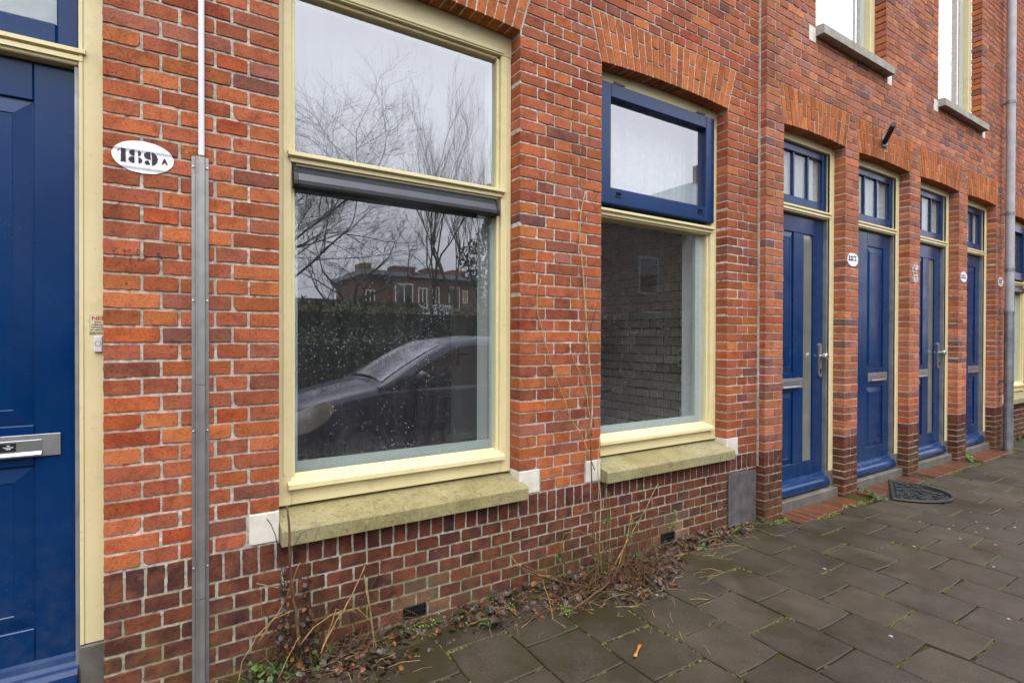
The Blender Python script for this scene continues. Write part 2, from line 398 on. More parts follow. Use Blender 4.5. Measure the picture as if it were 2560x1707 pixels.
def leaf_mat(name, stops, rough=.55):
    n = NT(name); rnd = n.new('NewGeometry').outputs['Random Per Island']; P = n.pos()
    c = n.ramp(rnd, stops)
    c = n.mix(n.maprange(n.noise(P, 120, 3), .45, .7, 0, .5), c, n.mix(1.0, c, (.45, .45, .4), 'MULTIPLY'))
    n.bsdf(color=c, rough=rough, spec=.4); MAT[name] = n.m
leaf_mat('litter', [(0, (.034, .022, .017)), (.3, (.060, .036, .026)), (.5, (.082, .060, .048)), (.62, (.040, .027, .020)), (.80, (.075, .038, .020)), (.90, (.16, .052, .014)), (.96, (.22, .072, .017)), (1, (.08, .05, .034))], .40)
leaf_mat('weed_leaf', [(0, (.030, .075, .016)), (.4, (.055, .125, .022)), (.7, (.080, .165, .028)), (.9, (.045, .085, .03)), (1, (.17, .20, .03))], .45)
leaf_mat('bright_leaf', [(0, (.095, .20, .022)), (.5, (.14, .27, .03)), (1, (.20, .27, .03))], .5)
leaf_mat('moss', [(0, (.070, .085, .012)), (.5, (.115, .130, .018)), (.8, (.10, .075, .02)), (1, (.16, .20, .03))], .9)
leaf_mat('hedge_leaf', [(0, (.020, .036, .010)), (.5, (.040, .066, .016)), (.8, (.060, .084, .028)), (1, (.09, .10, .045))], .5)
leaf_mat('ivy_leaf', [(0, (.012, .024, .010)), (.6, (.025, .042, .016)), (1, (.04, .06, .025))], .4)

def far_brick(name, a, b, scale=1.0):
    n = NT(name); P = n.pos()
    x, y, z = n.sep(P)[0:3]
    v = n.new('CombineXYZ', {'X': n.math('ADD', x, y), 'Y': z, 'Z': 0.0}).outputs[0]
    t = n.new('TexBrick', {'Vector': v, 'Color1': (*a, 1), 'Color2': (*b, 1), 'Mortar': (.26, .23, .19, 1), 'Scale': scale,
                           'Mortar Size': .006, 'Brick Width': .22, 'Row Height': .062, 'Bias': 0.0})
    c = n.mix(n.maprange(n.noise(P, .8, 4), .35, .65, 0, .5), t.outputs[0], n.mix(1.0, t.outputs[0], (.65, .62, .6), 'MULTIPLY'))
    n.bsdf(color=c, rough=.85, spec=.2); MAT[name] = n.m
far_brick('far_brick', (.16, .050, .028), (.115, .038, .024))
far_brick('far_brown', (.050, .031, .023), (.038, .025, .020))
far_brick('far_brick_orange', (.30, .115, .050), (.23, .085, .042))
far_brick('own_brick', (.33, .105, .055), (.26, .085, .05))

# ------------------------------------------------------------------ mesh helpers
class G:
    """collects polygons; build() links them as one mesh object"""
    def __init__(s): s.v = []; s.f = []
    def add(s, vs, fs):
        o = len(s.v); s.v += [tuple(p) for p in vs]; s.f += [tuple(i + o for i in f) for f in fs]; return s
    def box(s, x0, x1, y0, y1, z0, z1, b=0.0):
        if b <= 0:
            vs = [(x, y, z) for x in (x0, x1) for y in (y0, y1) for z in (z0, z1)]
            fs = [(0, 1, 3, 2), (4, 6, 7, 5), (0, 4, 5, 1), (2, 3, 7, 6), (0, 2, 6, 4), (1, 5, 7, 3)]
            return s.add(vs, fs)
        b = min(b, .49 * abs(x1 - x0), .49 * abs(y1 - y0), .49 * abs(z1 - z0))
        lo = (x0, y0, z0); hi = (x1, y1, z1)
        vs = []; idx = {}
        for cx in (0, 1):
            for cy_ in (0, 1):
                for cz in (0, 1):
                    c = (cx, cy_, cz)
                    for a in range(3):
                        p = []
                        for q in range(3):
                            e = hi[q] if c[q] else lo[q]
                            if q != a: e += -b if c[q] else b
                            p.append(e)
                        idx[(c, a)] = len(vs); vs.append(tuple(p))
        fs = []
        for a in range(3):
            o1, o2 = [q for q in range(3) if q != a]
            for sg in (0, 1):
                L = []
                for (p, q) in ((0, 0), (1, 0), (1, 1), (0, 1)):
                    c = [0, 0, 0]; c[a] = sg; c[o1] = p; c[o2] = q; L.append(idx[(tuple(c), a)])
                fs.append(tuple(L))
        for a in range(3):
            o1, o2 = [q for q in range(3) if q != a]
            for p in (0, 1):
                for q in (0, 1):
                    c0 = [0, 0, 0]; c0[o1] = p; c0[o2] = q; c1 = list(c0); c1[a] = 1
                    c0 = tuple(c0); c1 = tuple(c1)
                    fs.append((idx[(c0, o1)], idx[(c1, o1)], idx[(c1, o2)], idx[(c0, o2)]))
        for c in [(i, j, k) for i in (0, 1) for j in (0, 1) for k in (0, 1)]:
            fs.append((idx[(c, 0)], idx[(c, 1)], idx[(c, 2)]))
        return s.add(vs, fs)
    def prism(s, prof, x0, x1):
        """profile of (y, z) points swept along X"""
        n = len(prof)
        vs = [(x0, y, z) for y, z in prof] + [(x1, y, z) for y, z in prof]
        fs = [(i, (i + 1) % n, n + (i + 1) % n, n + i) for i in range(n)]
        fs += [tuple(range(n)), tuple(range(2 * n - 1, n - 1, -1))]
        return s.add(vs, fs)
    def plate(s, pts, y0, y1):
        """outline of (x, z) points given thickness along Y"""
        n = len(pts)
        vs = [(x, y0, z) for x, z in pts] + [(x, y1, z) for x, z in pts]
        fs = [tuple(range(n)), tuple(range(2 * n - 1, n - 1, -1))] + [(i, (i + 1) % n, n + (i + 1) % n, n + i) for i in range(n)]
        return s.add(vs, fs)
    def tube(s, pts, rad, n=6, cap=True):
        pts = [Vector(p) for p in pts]
        if not hasattr(rad, '__len__'): rad = [rad] * len(pts)
        rings = []
        t0 = (pts[1] - pts[0]).normalized()
        a = t0.cross(Vector((0, 0, 1)) if abs(t0.z) < .9 else Vector((1, 0, 0))).normalized()
        vs = []
        for i, p in enumerate(pts):
            t = (pts[min(i + 1, len(pts) - 1)] - pts[max(i - 1, 0)]).normalized()
            a = (a - t * a.dot(t)).normalized(); b = t.cross(a)
            for k in range(n):
                an = 2 * math.pi * k / n
                vs.append(p + (a * math.cos(an) + b * math.sin(an)) * rad[i])
        fs = []
        for i in range(len(pts) - 1):
            for k in range(n):
                k2 = (k + 1) % n
                fs.append((i * n + k, i * n + k2, (i + 1) * n + k2, (i + 1) * n + k))
        if cap: fs += [tuple(range(n)), tuple(range(len(vs) - 1, len(vs) - n - 1, -1))]
        return s.add(vs, fs)
    def mesh(s, name, smooth=False, fix=True):
        me = bpy.data.meshes.new(name)
        me.from_pydata(s.v, [], s.f)
        if fix:
            bm = bmesh.new(); bm.from_mesh(me)
            bmesh.ops.recalc_face_normals(bm, faces=bm.faces)
            bm.to_mesh(me); bm.free()
        if smooth: me.polygons.foreach_set('use_smooth', [True] * len(me.polygons))
        me.update()
        return me

WORLD = {}
def link(o, parent=None, world=None):
    COL.objects.link(o)
    if parent is not None:
        o.parent = parent
        o.matrix_parent_inverse = WORLD.get(parent.name, Matrix()).inverted()
    WORLD[o.name] = world if world is not None else Matrix()
    return o
def tag(o, label, cat, group=None):
    o['label'] = label; o['category'] = cat
    if group: o['group'] = group
    return o
def thing(name, label, cat, loc=(0, 0, 0), group=None):
    o = bpy.data.objects.new(name, None); o.location = loc; o.empty_display_size = .1
    link(o, None, Matrix.Translation(Vector(loc)))
    return tag(o, label, cat, group)
def part(name, g, mat, parent=None, smooth=False, label=None, kind=None, fix=True):
    me = g.mesh(name, smooth, fix) if isinstance(g, G) else g
    o = bpy.data.objects.new(name, me)
    if not me.materials: me.materials.append(MAT[mat] if isinstance(mat, str) else mat)
    link(o, parent)
    if label: o['label'] = label
    if kind: o['kind'] = kind
    return o
def group_part(name, parent, loc):
    o = bpy.data.objects.new(name, None); o.location = loc; o.empty_display_size = .05
    return link(o, parent, Matrix.Translation(Vector(loc)))
def grid_mesh(name, V, Fq):
    me = bpy.data.meshes.new(name)
    me.vertices.add(len(V)); me.vertices.foreach_set('co', np.asarray(V, np.float32).ravel())
    Fq = np.asarray(Fq, np.int32)
    me.loops.add(Fq.size); me.loops.foreach_set('vertex_index', Fq.ravel())
    me.polygons.add(len(Fq)); me.polygons.foreach_set('loop_start', np.arange(0, Fq.size, Fq.shape[1], dtype=np.int32))
    try: me.polygons.foreach_set('loop_total', np.full(len(Fq), Fq.shape[1], np.int32))
    except Exception: pass
    me.update(calc_edges=True)
    return me
# ------------------------------------------------------------------ bricks
J = .0090
def brick_geo(quad, d, rr, amp=.0012):
    """rough-edged brick: outline of the front face (x, z), front at y=0, going back to y=d"""
    (ax, az), (bx, bz), (cx, cz), (dx, dz) = quad
    nl = 7 if abs(bx - ax) > .08 else 3
    ns = 6 if abs(dz - az) > .08 else 3
    pts = []
    for (p, q, n) in (((ax, az), (bx, bz), nl), ((bx, bz), (cx, cz), ns), ((cx, cz), (dx, dz), nl), ((dx, dz), (ax, az), ns)):
        for k in range(n):
            t = k / n + (rr.uniform(-.08, .08) if k else 0)
            pts.append((p[0] + (q[0] - p[0]) * t, p[1] + (q[1] - p[1]) * t, k == 0))
    mx_ = sum(p[0] for p in pts) / len(pts); mz = sum(p[1] for p in pts) / len(pts)
    hw = max(abs(p[0] - mx_) for p in pts); hh = max(abs(p[1] - mz) for p in pts)
    out = []; inn = []
    for x, z, corner in pts:
        sx = -1 if x > mx_ else 1; sz = -1 if z > mz else 1
        jx = rr.uniform(-amp, amp); jz = rr.uniform(-amp, amp)
        if corner:
            k = rr.uniform(.0, .0012)
            if rr.random() < .035: k += rr.uniform(.002, .006)
            x2, z2 = x + sx * k + jx * .5, z + sz * k * .7 + jz * .5
        else: x2, z2 = x + jx, z + jz
        out.append((x2, z2))
        inn.append((x2 + sx * .0018 * min(1, abs(x2 - mx_) / hw), z2 + sz * .0018 * min(1, abs(z2 - mz) / hh)))
    n = len(out)
    vs = [(x, rr.uniform(-.0006, .0006), z) for x, z in inn] + [(x, .0030, z) for x, z in out] + [(x, d, z) for x, z in out]
    fs = [tuple(range(n))]
    for i in range(n):
        j = (i + 1) % n
        fs += [(i, n + i, n + j, j), (n + i, 2 * n + i, 2 * n + j, n + j)]
    return vs, fs

_cache = {}
def brick_mesh(w, h, deep, mat, rr):
    key = (round(w, 3), round(h, 3), deep, mat)
    L = _cache.setdefault(key, [])
    if len(L) < 5:
        g = G(); g.add(*brick_geo([(-w / 2, -h / 2), (w / 2, -h / 2), (w / 2, h / 2), (-w / 2, h / 2)], .10 if deep else .018, rr))
        me = g.mesh('brick'); me.materials.append(MAT[mat]); L.append(me)
        return me
    return rr.choice(L)

class Bricks:
    """brick list of one wall: the largest in view become parts of their own, the rest one joined part"""
    def __init__(s, parent, yf, seed): s.p = parent; s.yf = yf; s.L = []; s.r = random.Random(seed)
    def add(s, quad, mat, deep=False, name='brick', dy=0): s.L.append((quad, mat, deep, name, dy))
    def emit(s, limit=300):
        by = {}
        for b in s.L: by.setdefault(b[3], []).append(b)
        for name, L in by.items():
            sc_ = []
            for b in L:
                q = b[0]; pr = [screen((x, s.yf, z)) for x, z in q]
                if any(p is None for p in pr): sc_.append((0, b)); continue
                cx = sum(p[0] for p in pr) / 4; cyy = sum(p[1] for p in pr) / 4
                if cx < -30 or cx > 2590 or cyy < -30 or cyy > 1740: sc_.append((0, b)); continue
                a = 0
                for i in range(4):
                    p, r = pr[i], pr[(i + 1) % 4]; a += p[0] * r[1] - r[0] * p[1]
                sc_.append((abs(a), b))
            sc_.sort(key=lambda t: -t[0])
            J_ = {}
            for i, (a, b) in enumerate(sc_):
                quad, mat, deep, nm, dy = b
                cx = sum(p[0] for p in quad) / 4; cz = sum(p[1] for p in quad) / 4
                yo = s.yf + dy + s.r.uniform(-.0012, .0012)
                if i < limit and a > 120:
                    lq = [(x - cx, z - cz) for x, z in quad]
                    rect = abs(lq[0][0] - lq[3][0]) < 1e-5 and abs(lq[1][0] - lq[2][0]) < 1e-5 and abs(lq[0][1] - lq[1][1]) < 1e-5 and abs(lq[2][1] - lq[3][1]) < 1e-5
                    if rect: me = brick_mesh(lq[1][0] - lq[0][0], lq[2][1] - lq[1][1], deep, mat, s.r)
                    else:
                        g = G(); g.add(*brick_geo(lq, .10 if deep else .018, s.r)); me = g.mesh(nm); me.materials.append(MAT[mat])
                    o = bpy.data.objects.new(nm, me); o.location = (cx, yo, cz)
                    o.rotation_euler = (s.r.uniform(-.006, .006), s.r.uniform(-.006, .006), s.r.uniform(-.006, .006))
                    link(o, s.p)
                else:
                    g = J_.setdefault(mat, G())
                    vs, fs = brick_geo(quad, .10 if deep else .018, s.r)
                    g.add([(x, y + yo, z) for x, y, z in vs], fs)
            for mat, g in J_.items():
                part('brickwork', g, mat + '_i', s.p, kind='stuff')

def lerp(a, b, t): return a + (b - a) * t
def header_row(w):
    n = max(1, round((w + J) / .115)); return [1] * n
def stretcher_row(w, alt):
    n = max(1, round((w + J) / .115))
    if n <= 2: return [n]
    if n == 3: return [1.5, 1.5]
    if n % 2: 
        if n > 8 and alt: return [1.5, 1] + [2] * ((n - 5) // 2) + [1, 1.5]
        return [1.5] + [2] * ((n - 3) // 2) + [1.5]
    if alt: return [1.5] + [2] * ((n - 4) // 2) + [1, 1.5]
    return [1.5, 1] + [2] * ((n - 4) // 2) + [1.5]

def lay(B, x0, x1, z0, n, pitch, blocks, matf, first_header=True, deep_l=False, deep_r=False, name='brick', all_header=False, below=False):
    for i in range(n):
        za = z0 + i * pitch + J / 2; zb = z0 + (i + 1) * pitch - J / 2
        zm = (za + zb) / 2
        bl = []
        for b in blocks:
            if b['z0'] < zm < b['z1']:
                if b['t'] == 'arch':
                    f = lambda z: ((z - b['z0']) / (b['z1'] - b['z0']))
                    bl.append((lerp(b['x0'], b['xt0'], f(za)), lerp(b['x0'], b['xt0'], f(zb)), lerp(b['x1'], b['xt1'], f(za)), lerp(b['x1'], b['xt1'], f(zb)), 'arch'))
                else: bl.append((b['x0'], b['x0'], b['x1'], b['x1'], b['t']))
        bl.sort()
        cur = (x0, x0, 'end_l'); segs = []
        for b in bl:
            segs.append((cur, (b[0], b[1], b[4]))); cur = (b[2], b[3], b[4])
        segs.append((cur, (x1, x1, 'end_r')))
        for (l0, l1, lt), (r0, r1, rt) in segs:
            dl = (lt == 'open') or (lt == 'end_l' and deep_l); dr = (rt == 'open') or (rt == 'end_r' and deep_r)
            if lt in ('arch', 'tile'): l0 += J; l1 += J
            if rt in ('arch', 'tile'): r0 -= J; r1 -= J
            L = (l0 + l1) / 2; Rr = (r0 + r1) / 2; wd = Rr - L
            if wd < .03: continue
            if all_header:
                k = max(1, round((wd + J) / .115))
                u = [1] * k if i % 2 == 0 else ([.5] + [1] * (k - 1) + [.5] if k > 1 else [1])
            elif (i % 2 == 0) == first_header: u = header_row(wd)
            else: u = stretcher_row(wd, (i // 2) % 2)
            tot = sum(u); unit = (wd + J) / tot; x = L
            for k, un in enumerate(u):
                bw = un * unit - J
                a0 = a1 = x; b0 = b1 = x + bw
                if k == 0: a0, a1 = l0, l1
                if k == len(u) - 1: b0, b1 = r0, r1
                deep = (dl and k == 0) or (dr and k == len(u) - 1)
                jx = B.r.uniform(-.0016, .0016) if 0 < k < len(u) - 1 else 0
                jz = B.r.uniform(-.001, .001)
                B.add([(a0 + jx, za + jz), (b0 + jx, za + jz), (b1 + jx, zb + jz), (a1 + jx, zb + jz)], matf((x, zm)), deep, name)
                x += bw + J

def soldiers(B, x0, x1, z0, z1, skip, mat):
    cur = x0; segs = []
    for s0, s1 in sorted(skip): segs.append((cur, s0)); cur = s1
    segs.append((cur, x1))
    for (sa, sb) in segs:
        n = max(1, round((sb - sa + J) / .0622)); p = (sb - sa + J) / n
        for k in range(n):
            a = sa + k * p; b = a + p - J; t = B.r.uniform(-.0012, .0012) if 0 < k < n - 1 else 0
            B.add([(a + t, z0), (b + t, z0), (b - t, z1), (a - t, z1)], mat, k in (0, n - 1), 'soldier_brick')

def intrados(x, x0, x1, zs, rise):
    t = (x - (x0 + x1) / 2) / ((x1 - x0) / 2); return zs + rise * (1 - t * t)
def arch(wall, house_seed, x0, x1, xt0, xt1, zs, rise, zt, yf, visible=True):
    """segmental brick arch: columns of one long and one short brick, alternately; its own mortar behind"""
    g = G(); N = 24
    vs = []; 
    for i in range(N + 1):
        t = i / N; xb = lerp(x0, x1, t); xt = lerp(xt0, xt1, t); zb = intrados(xb, x0, x1, zs, rise)
        vs += [(xb, yf + .0030, zb + .003), (xt, yf + .0030, zt), (xb, yf + .20, zb + .003)]
    fs = []
    for i in range(N):
        a = 3 * i; b = a + 3
        fs += [(a, b, b + 1, a + 1), (a, a + 2, b + 2, b)]
    g.add(vs, fs)
    ap = part('arch', g, 'mortar', wall)
    B = Bricks(ap, yf, house_seed)
    n = round((x1 - x0 + J) / .0535)
    for i in range(n):
        q = []
        for t in (i / n, (i + 1) / n):
            xb = lerp(x0, x1, t); q.append((xb, intrados(xb, x0, x1, zs, rise), lerp(xt0, xt1, t)))
        (b0, zb0, t0), (b1, zb1, t1) = q
        h = .0042
        def at(f, left):
            xb, zb, xt = (b0 + h, zb0, t0 + h) if left else (b1 - h, zb1, t1 - h)
            return (lerp(xb, xt, f), lerp(zb, zt - .004, f))
        s_ = (.335 if i % 2 else .665) + B.r.uniform(-.012, .012)
        e = .014
        B.add([at(0, True), at(0, False), at(s_ - e, False), at(s_ - e, True)], 'arch', True, 'arch_brick', B.r.uniform(-.002, .001))
        B.add([at(s_ + e, True), at(s_ + e, False), at(1, False), at(1, True)], 'arch', False, 'arch_brick', B.r.uniform(-.002, .001))
    B.emit(300)
    return ap

def mortar_wall(name, parent, x0, x1, z0, z1, yf, holes, step=.014, seed=1, mat='mortar', depth=.0042):
    xs = np.unique(np.round(np.concatenate([np.arange(x0, x1, step), [x1], [v for h in holes for v in (h[0], h[1]) if x0 < v < x1]]), 4))
    zs = np.unique(np.round(np.concatenate([np.arange(z0, z1, step), [z1], [v for h in holes for v in (h[2], h[3]) if z0 < v < z1]]), 4))
    xs = xs[np.concatenate([[True], np.diff(xs) > .002])]; zs = zs[np.concatenate([[True], np.diff(zs) > .002])]
    rg = np.random.default_rng(seed)
    X, Z = np.meshgrid(xs, zs, indexing='ij')
    nn = rg.normal(0, 1, X.shape)
    big = np.kron(rg.normal(0, 1, (X.shape[0] // 12 + 2, X.shape[1] // 12 + 2)), np.ones((12, 12)))[:X.shape[0], :X.shape[1]]
    Y = yf + depth + np.clip(nn * .0007 + big * .0003, -.0022, .0022)
    V = np.stack([X, Y, Z], -1).reshape(-1, 3)
    cx = (xs[:-1] + xs[1:]) / 2; cz = (zs[:-1] + zs[1:]) / 2
    CX, CZ = np.meshgrid(cx, cz, indexing='ij'); keep = np.ones(CX.shape, bool)
    for h in holes: keep &= ~((CX > h[0]) & (CX < h[1]) & (CZ > h[2]) & (CZ < h[3]))
    I, K = np.nonzero(keep); nz = len(zs)
    F = np.stack([I * nz + K, (I + 1) * nz + K, (I + 1) * nz + K + 1, I * nz + K + 1], -1)
    me = grid_mesh(name, V, F)
    me.materials.append(MAT[mat])
    return part(name, me, None, parent, fix=False)

def reveals(parent, x0, x1, z0, z1, yf, d):
    g = G()
    for x in (x0 - .0025, x1 + .0025):
        g.add([(x, yf + .003, z0), (x, yf + d, z0), (x, yf + d, z1), (x, yf + .003, z1)], [(0, 1, 2, 3)])
    return part('reveal_mortar', g, 'mortar', parent, fix=False)

# ------------------------------------------------------------------ joinery
def pane(name, parent, x0, x1, y0, z0, z1, mat, t=.004):
    g = G(); g.box(x0, x1, y0, y0 + t, z0, z1); me = g.mesh(name)
    me.materials.append(MAT['pane_back']); me.materials.append(MAT[mat])
    for p in me.polygons:
        if p.normal.y < -.9: p.material_index = 1
    return part(name, me, None, parent)
def window(house, x0, x1, yw, zs, rise, sash=False, cassette=True):
    yf = yw + .09
    W = group_part('window', house, ((x0 + x1) / 2, yf, .62))
    a0, a1 = x0 + .062, x1 - .062
    g = G()
    for xa, xb, i0, i1 in ((x0 + .001, a0, a0, a0 + .017), (a1, x1 - .001, a1 - .017, a1)):
        g.box(xa, xb, yf, yf + .11, .622, 2.838, .003)
        g.box(i0, i1, yf + .020, yf + .11, .70, 2.838, .003)
        m_ = (xa + xb) / 2
        g.box(m_ - .004 if xa < a0 else m_ - .004, m_ + .004, yf - .003, yf + .01, .75, 2.838, .0015)
    g.box(a0, a1, yf + .003, yf + .11, .622, .700, .003)
    g.prism([(yf - .024, .694), (yf - .024, .713), (yf + .050, .748), (yf + .050, .700), (yf - .012, .690)], x0 + .046, x1 - .046)
    g.box(a0 + .017, a1 - .017, yf + .006, yf + .11, 2.074, 2.112, .003)
    g.prism([(yf - .022, 2.110), (yf - .022, 2.124), (yf + .050, 2.149), (yf + .050, 2.106), (yf - .010, 2.104)], x0 + .046, x1 - .046)
    g.prism([(yf - .006, 2.086), (yf - .006, 2.102), (yf + .02, 2.104), (yf + .02, 2.080)], x0 + .056, x1 - .056)
    N = 20; pts = [(x0 + .001, 2.840)]
    pts += [(x1 - .001, 2.840)] + [(lerp(x1 - .001, x0 + .001, k / N), intrados(lerp(x1, x0, k / N), x0, x1, zs, rise) - .001) for k in range(N + 1)]
    g.plate(pts, yf, yf + .11)
    g.box(a0 - .012, a1 + .012, yf - .006, yf + .02, 2.846, 2.866, .003)
    g.box(a0, a1, yf + .020, yf + .11, 2.822, 2.839, .003)
    part('frame', g, 'cream', W)
    if not sash: pane('upper_pane', W, a0 + .017, a1 - .017, yf + .048, 2.112, 2.822, 'pane_up')
    pane('lower_pane', W, a0 + .017, a1 - .017, yf + .048, .744, 2.076, 'pane_clear' if sash else 'pane')
    g = G()
    for (xa, xb, za, zb) in ((a0 + .017, a1 - .017, .742, .790), (a0 + .019, a0 + .034, .790, 2.076), (a1 - (.090 if sash else .036), a1 - .019, .790, 2.076)):
        g.box(xa, xb, yf + .060, yf + .085, za, zb)
    part('glazing_spacer', g, 'spacer', W)
    if sash:
        s0, s1, t0, t1, ys = x0 + .052, x1 - .052, 2.152, 2.888, yf - .020
        g = G()
        g.box(s0, s0 + .088, ys, ys + .09, t0, t1, .006); g.box(s1 - .088, s1, ys, ys + .09, t0, t1, .006)
        g.box(s0 + .0892, s1 - .0892, ys + .001, ys + .09, t1 - .088, t1 - .001, .006)
        g.box(s0 + .0892, s1 - .0892, ys + .001, ys + .09, t0 + .001, t0 + .104, .006)
        part('sash', g, 'blue', W)
        pane('sash_pane', W, s0 + .085, s1 - .085, ys + .040, t0 + .10, t1 - .085, 'pane_up')
        g = G()
        for xx in (s0 + .15, s1 - .15):
            g = G(); g.tube([(xx - .045, ys + .002, t1 + .006), (xx + .045, ys + .002, t1 + .006)], .008, 8); part('hinge', g, 'steel', W)
        for xx in (s0 + .15, s1 - .15):
            g = G(); g.box(xx - .022, xx + .022, ys - .0015, ys + .004, t0 + .062, t0 + .080, .002); part('vent_slot', g, 'dark_hole', W)
            g = G(); g.prism([(ys - .001, t0 + .060), (ys - .007, t0 + .052), (ys - .001, t0 + .048)], xx - .024, xx + .024); part('vent_lip', g, 'blue', W)
    if cassette:
        g = G(); c0, c1 = a0 + .006, a1 - .022
        pr = [(yf + .044, 2.070), (yf + .004, 2.070), (yf - .010, 2.050), (yf - .010, 2.040), (yf - .024, 2.008), (yf - .024, 1.992), (yf - .014, 1.984), (yf + .044, 1.984)]
        g.prism(pr, c0 + .018, c1 - .018)
        part('screen_cassette', g, 'anthracite', W, label='dark grey roll-down screen cassette')
        g = G()
        big = [(yf + .044 if y > yf + .03 else y - .003, z + (.003 if z > 2.03 else -.003)) for y, z in pr]
        for ca in (c0, c1 - .016):
            g = G(); g.prism(big, ca, ca + .016); part('cassette_end_cap', g, 'dark_iron', W)
    g = G(); N = 60
    ci0, ci1 = (a0, a1)
    za, zb = (2.13, 2.86)
    vs = []
    for k in range(N + 1):
        x = lerp(ci0, ci1, k / N); y = yf + .16 + .008 * math.sin(k * 1.9) + .004 * math.sin(k * .7)
        vs += [(x, y, za), (x, y, zb), (x, y + .002, za), (x, y + .002, zb)]
    fs = []
    for k in range(N):
        a = 4 * k; b = a + 4
        fs += [(a, b, b + 1, a + 1), (a + 2, a + 3, b + 3, b + 2)]
    g.add(vs, fs); part('net_curtain', g, 'sash_net' if sash else 'net', W, fix=False)
    g = G()
    for xx in ((x0 - .02, x0 + .076), (x1 - .076, x1 + .02)): g.box(xx[0], xx[1], yf + .1115, yw + .33, .64, 2.95)
    for xx in ((a0 + .0172, a0 + .0182), (a1 - .0182, a1 - .0172)): g.box(xx[0], xx[1], yf + .054, yf + .111, .744, 2.82)
    g.box(x0 + .076, x1 - .076, yf + .1115, yw + .36, .60, .66)
    part('inner_lining', g, 'reveal_white', W)
    # sloping stone sill
    g = G(); e0, e1 = x0 + .002, x1 + .020
    g.prism([(yw - .056, .503), (yw - .056, .560), (yw - .050, .568), (yf + .05, .618), (yf + .05, .503)], e0, e1)
    part('sill', g, 'sill', W, label='mossy yellow-green stone window sill')
    return W

def ring(g, x0, x1, z0, z1, t, y0, y1, b=.004, tb=None):
    tb = tb or t
    g.box(x0, x0 + t, y0, y1, z0, z1, b); g.box(x1 - t, x1, y0, y1, z0, z1, b)
    g.box(x0 + t, x1 - t, y0 + .001, y1, z1 - t, z1 - .0005, b); g.box(x0 + t, x1 - t, y0 + .001, y1, z0 + .0005, z0 + tb, b)

def field(g, x0, x1, z0, z1, y0, inset=.05, h=.008):
    """raised panel with broad bevels, lying on plane y0, facing -Y"""
    vs = [(x0, y0, z0), (x1, y0, z0), (x1, y0, z1), (x0, y0, z1), (x0 + inset, y0 - h, z0 + inset), (x1 - inset, y0 - h, z0 + inset), (x1 - inset, y0 - h, z1 - inset), (x0 + inset, y0 - h, z1 - inset),
          (x0 + inset + .003, y0 - h + .003, z0 + inset + .003), (x1 - inset - .003, y0 - h + .003, z0 + inset + .003), (x1 - inset - .003, y0 - h + .003, z1 - inset - .003), (x0 + inset + .003, y0 - h + .003, z1 - inset - .003)]
    fs = []
    for a, b in ((0, 4), (4, 8)):
        for i in range(4):
            j = (i + 1) % 4; fs.append((a + i, a + j, b + j, b + i))
    fs.append((8, 9, 10, 11))
    g.add(vs, fs)

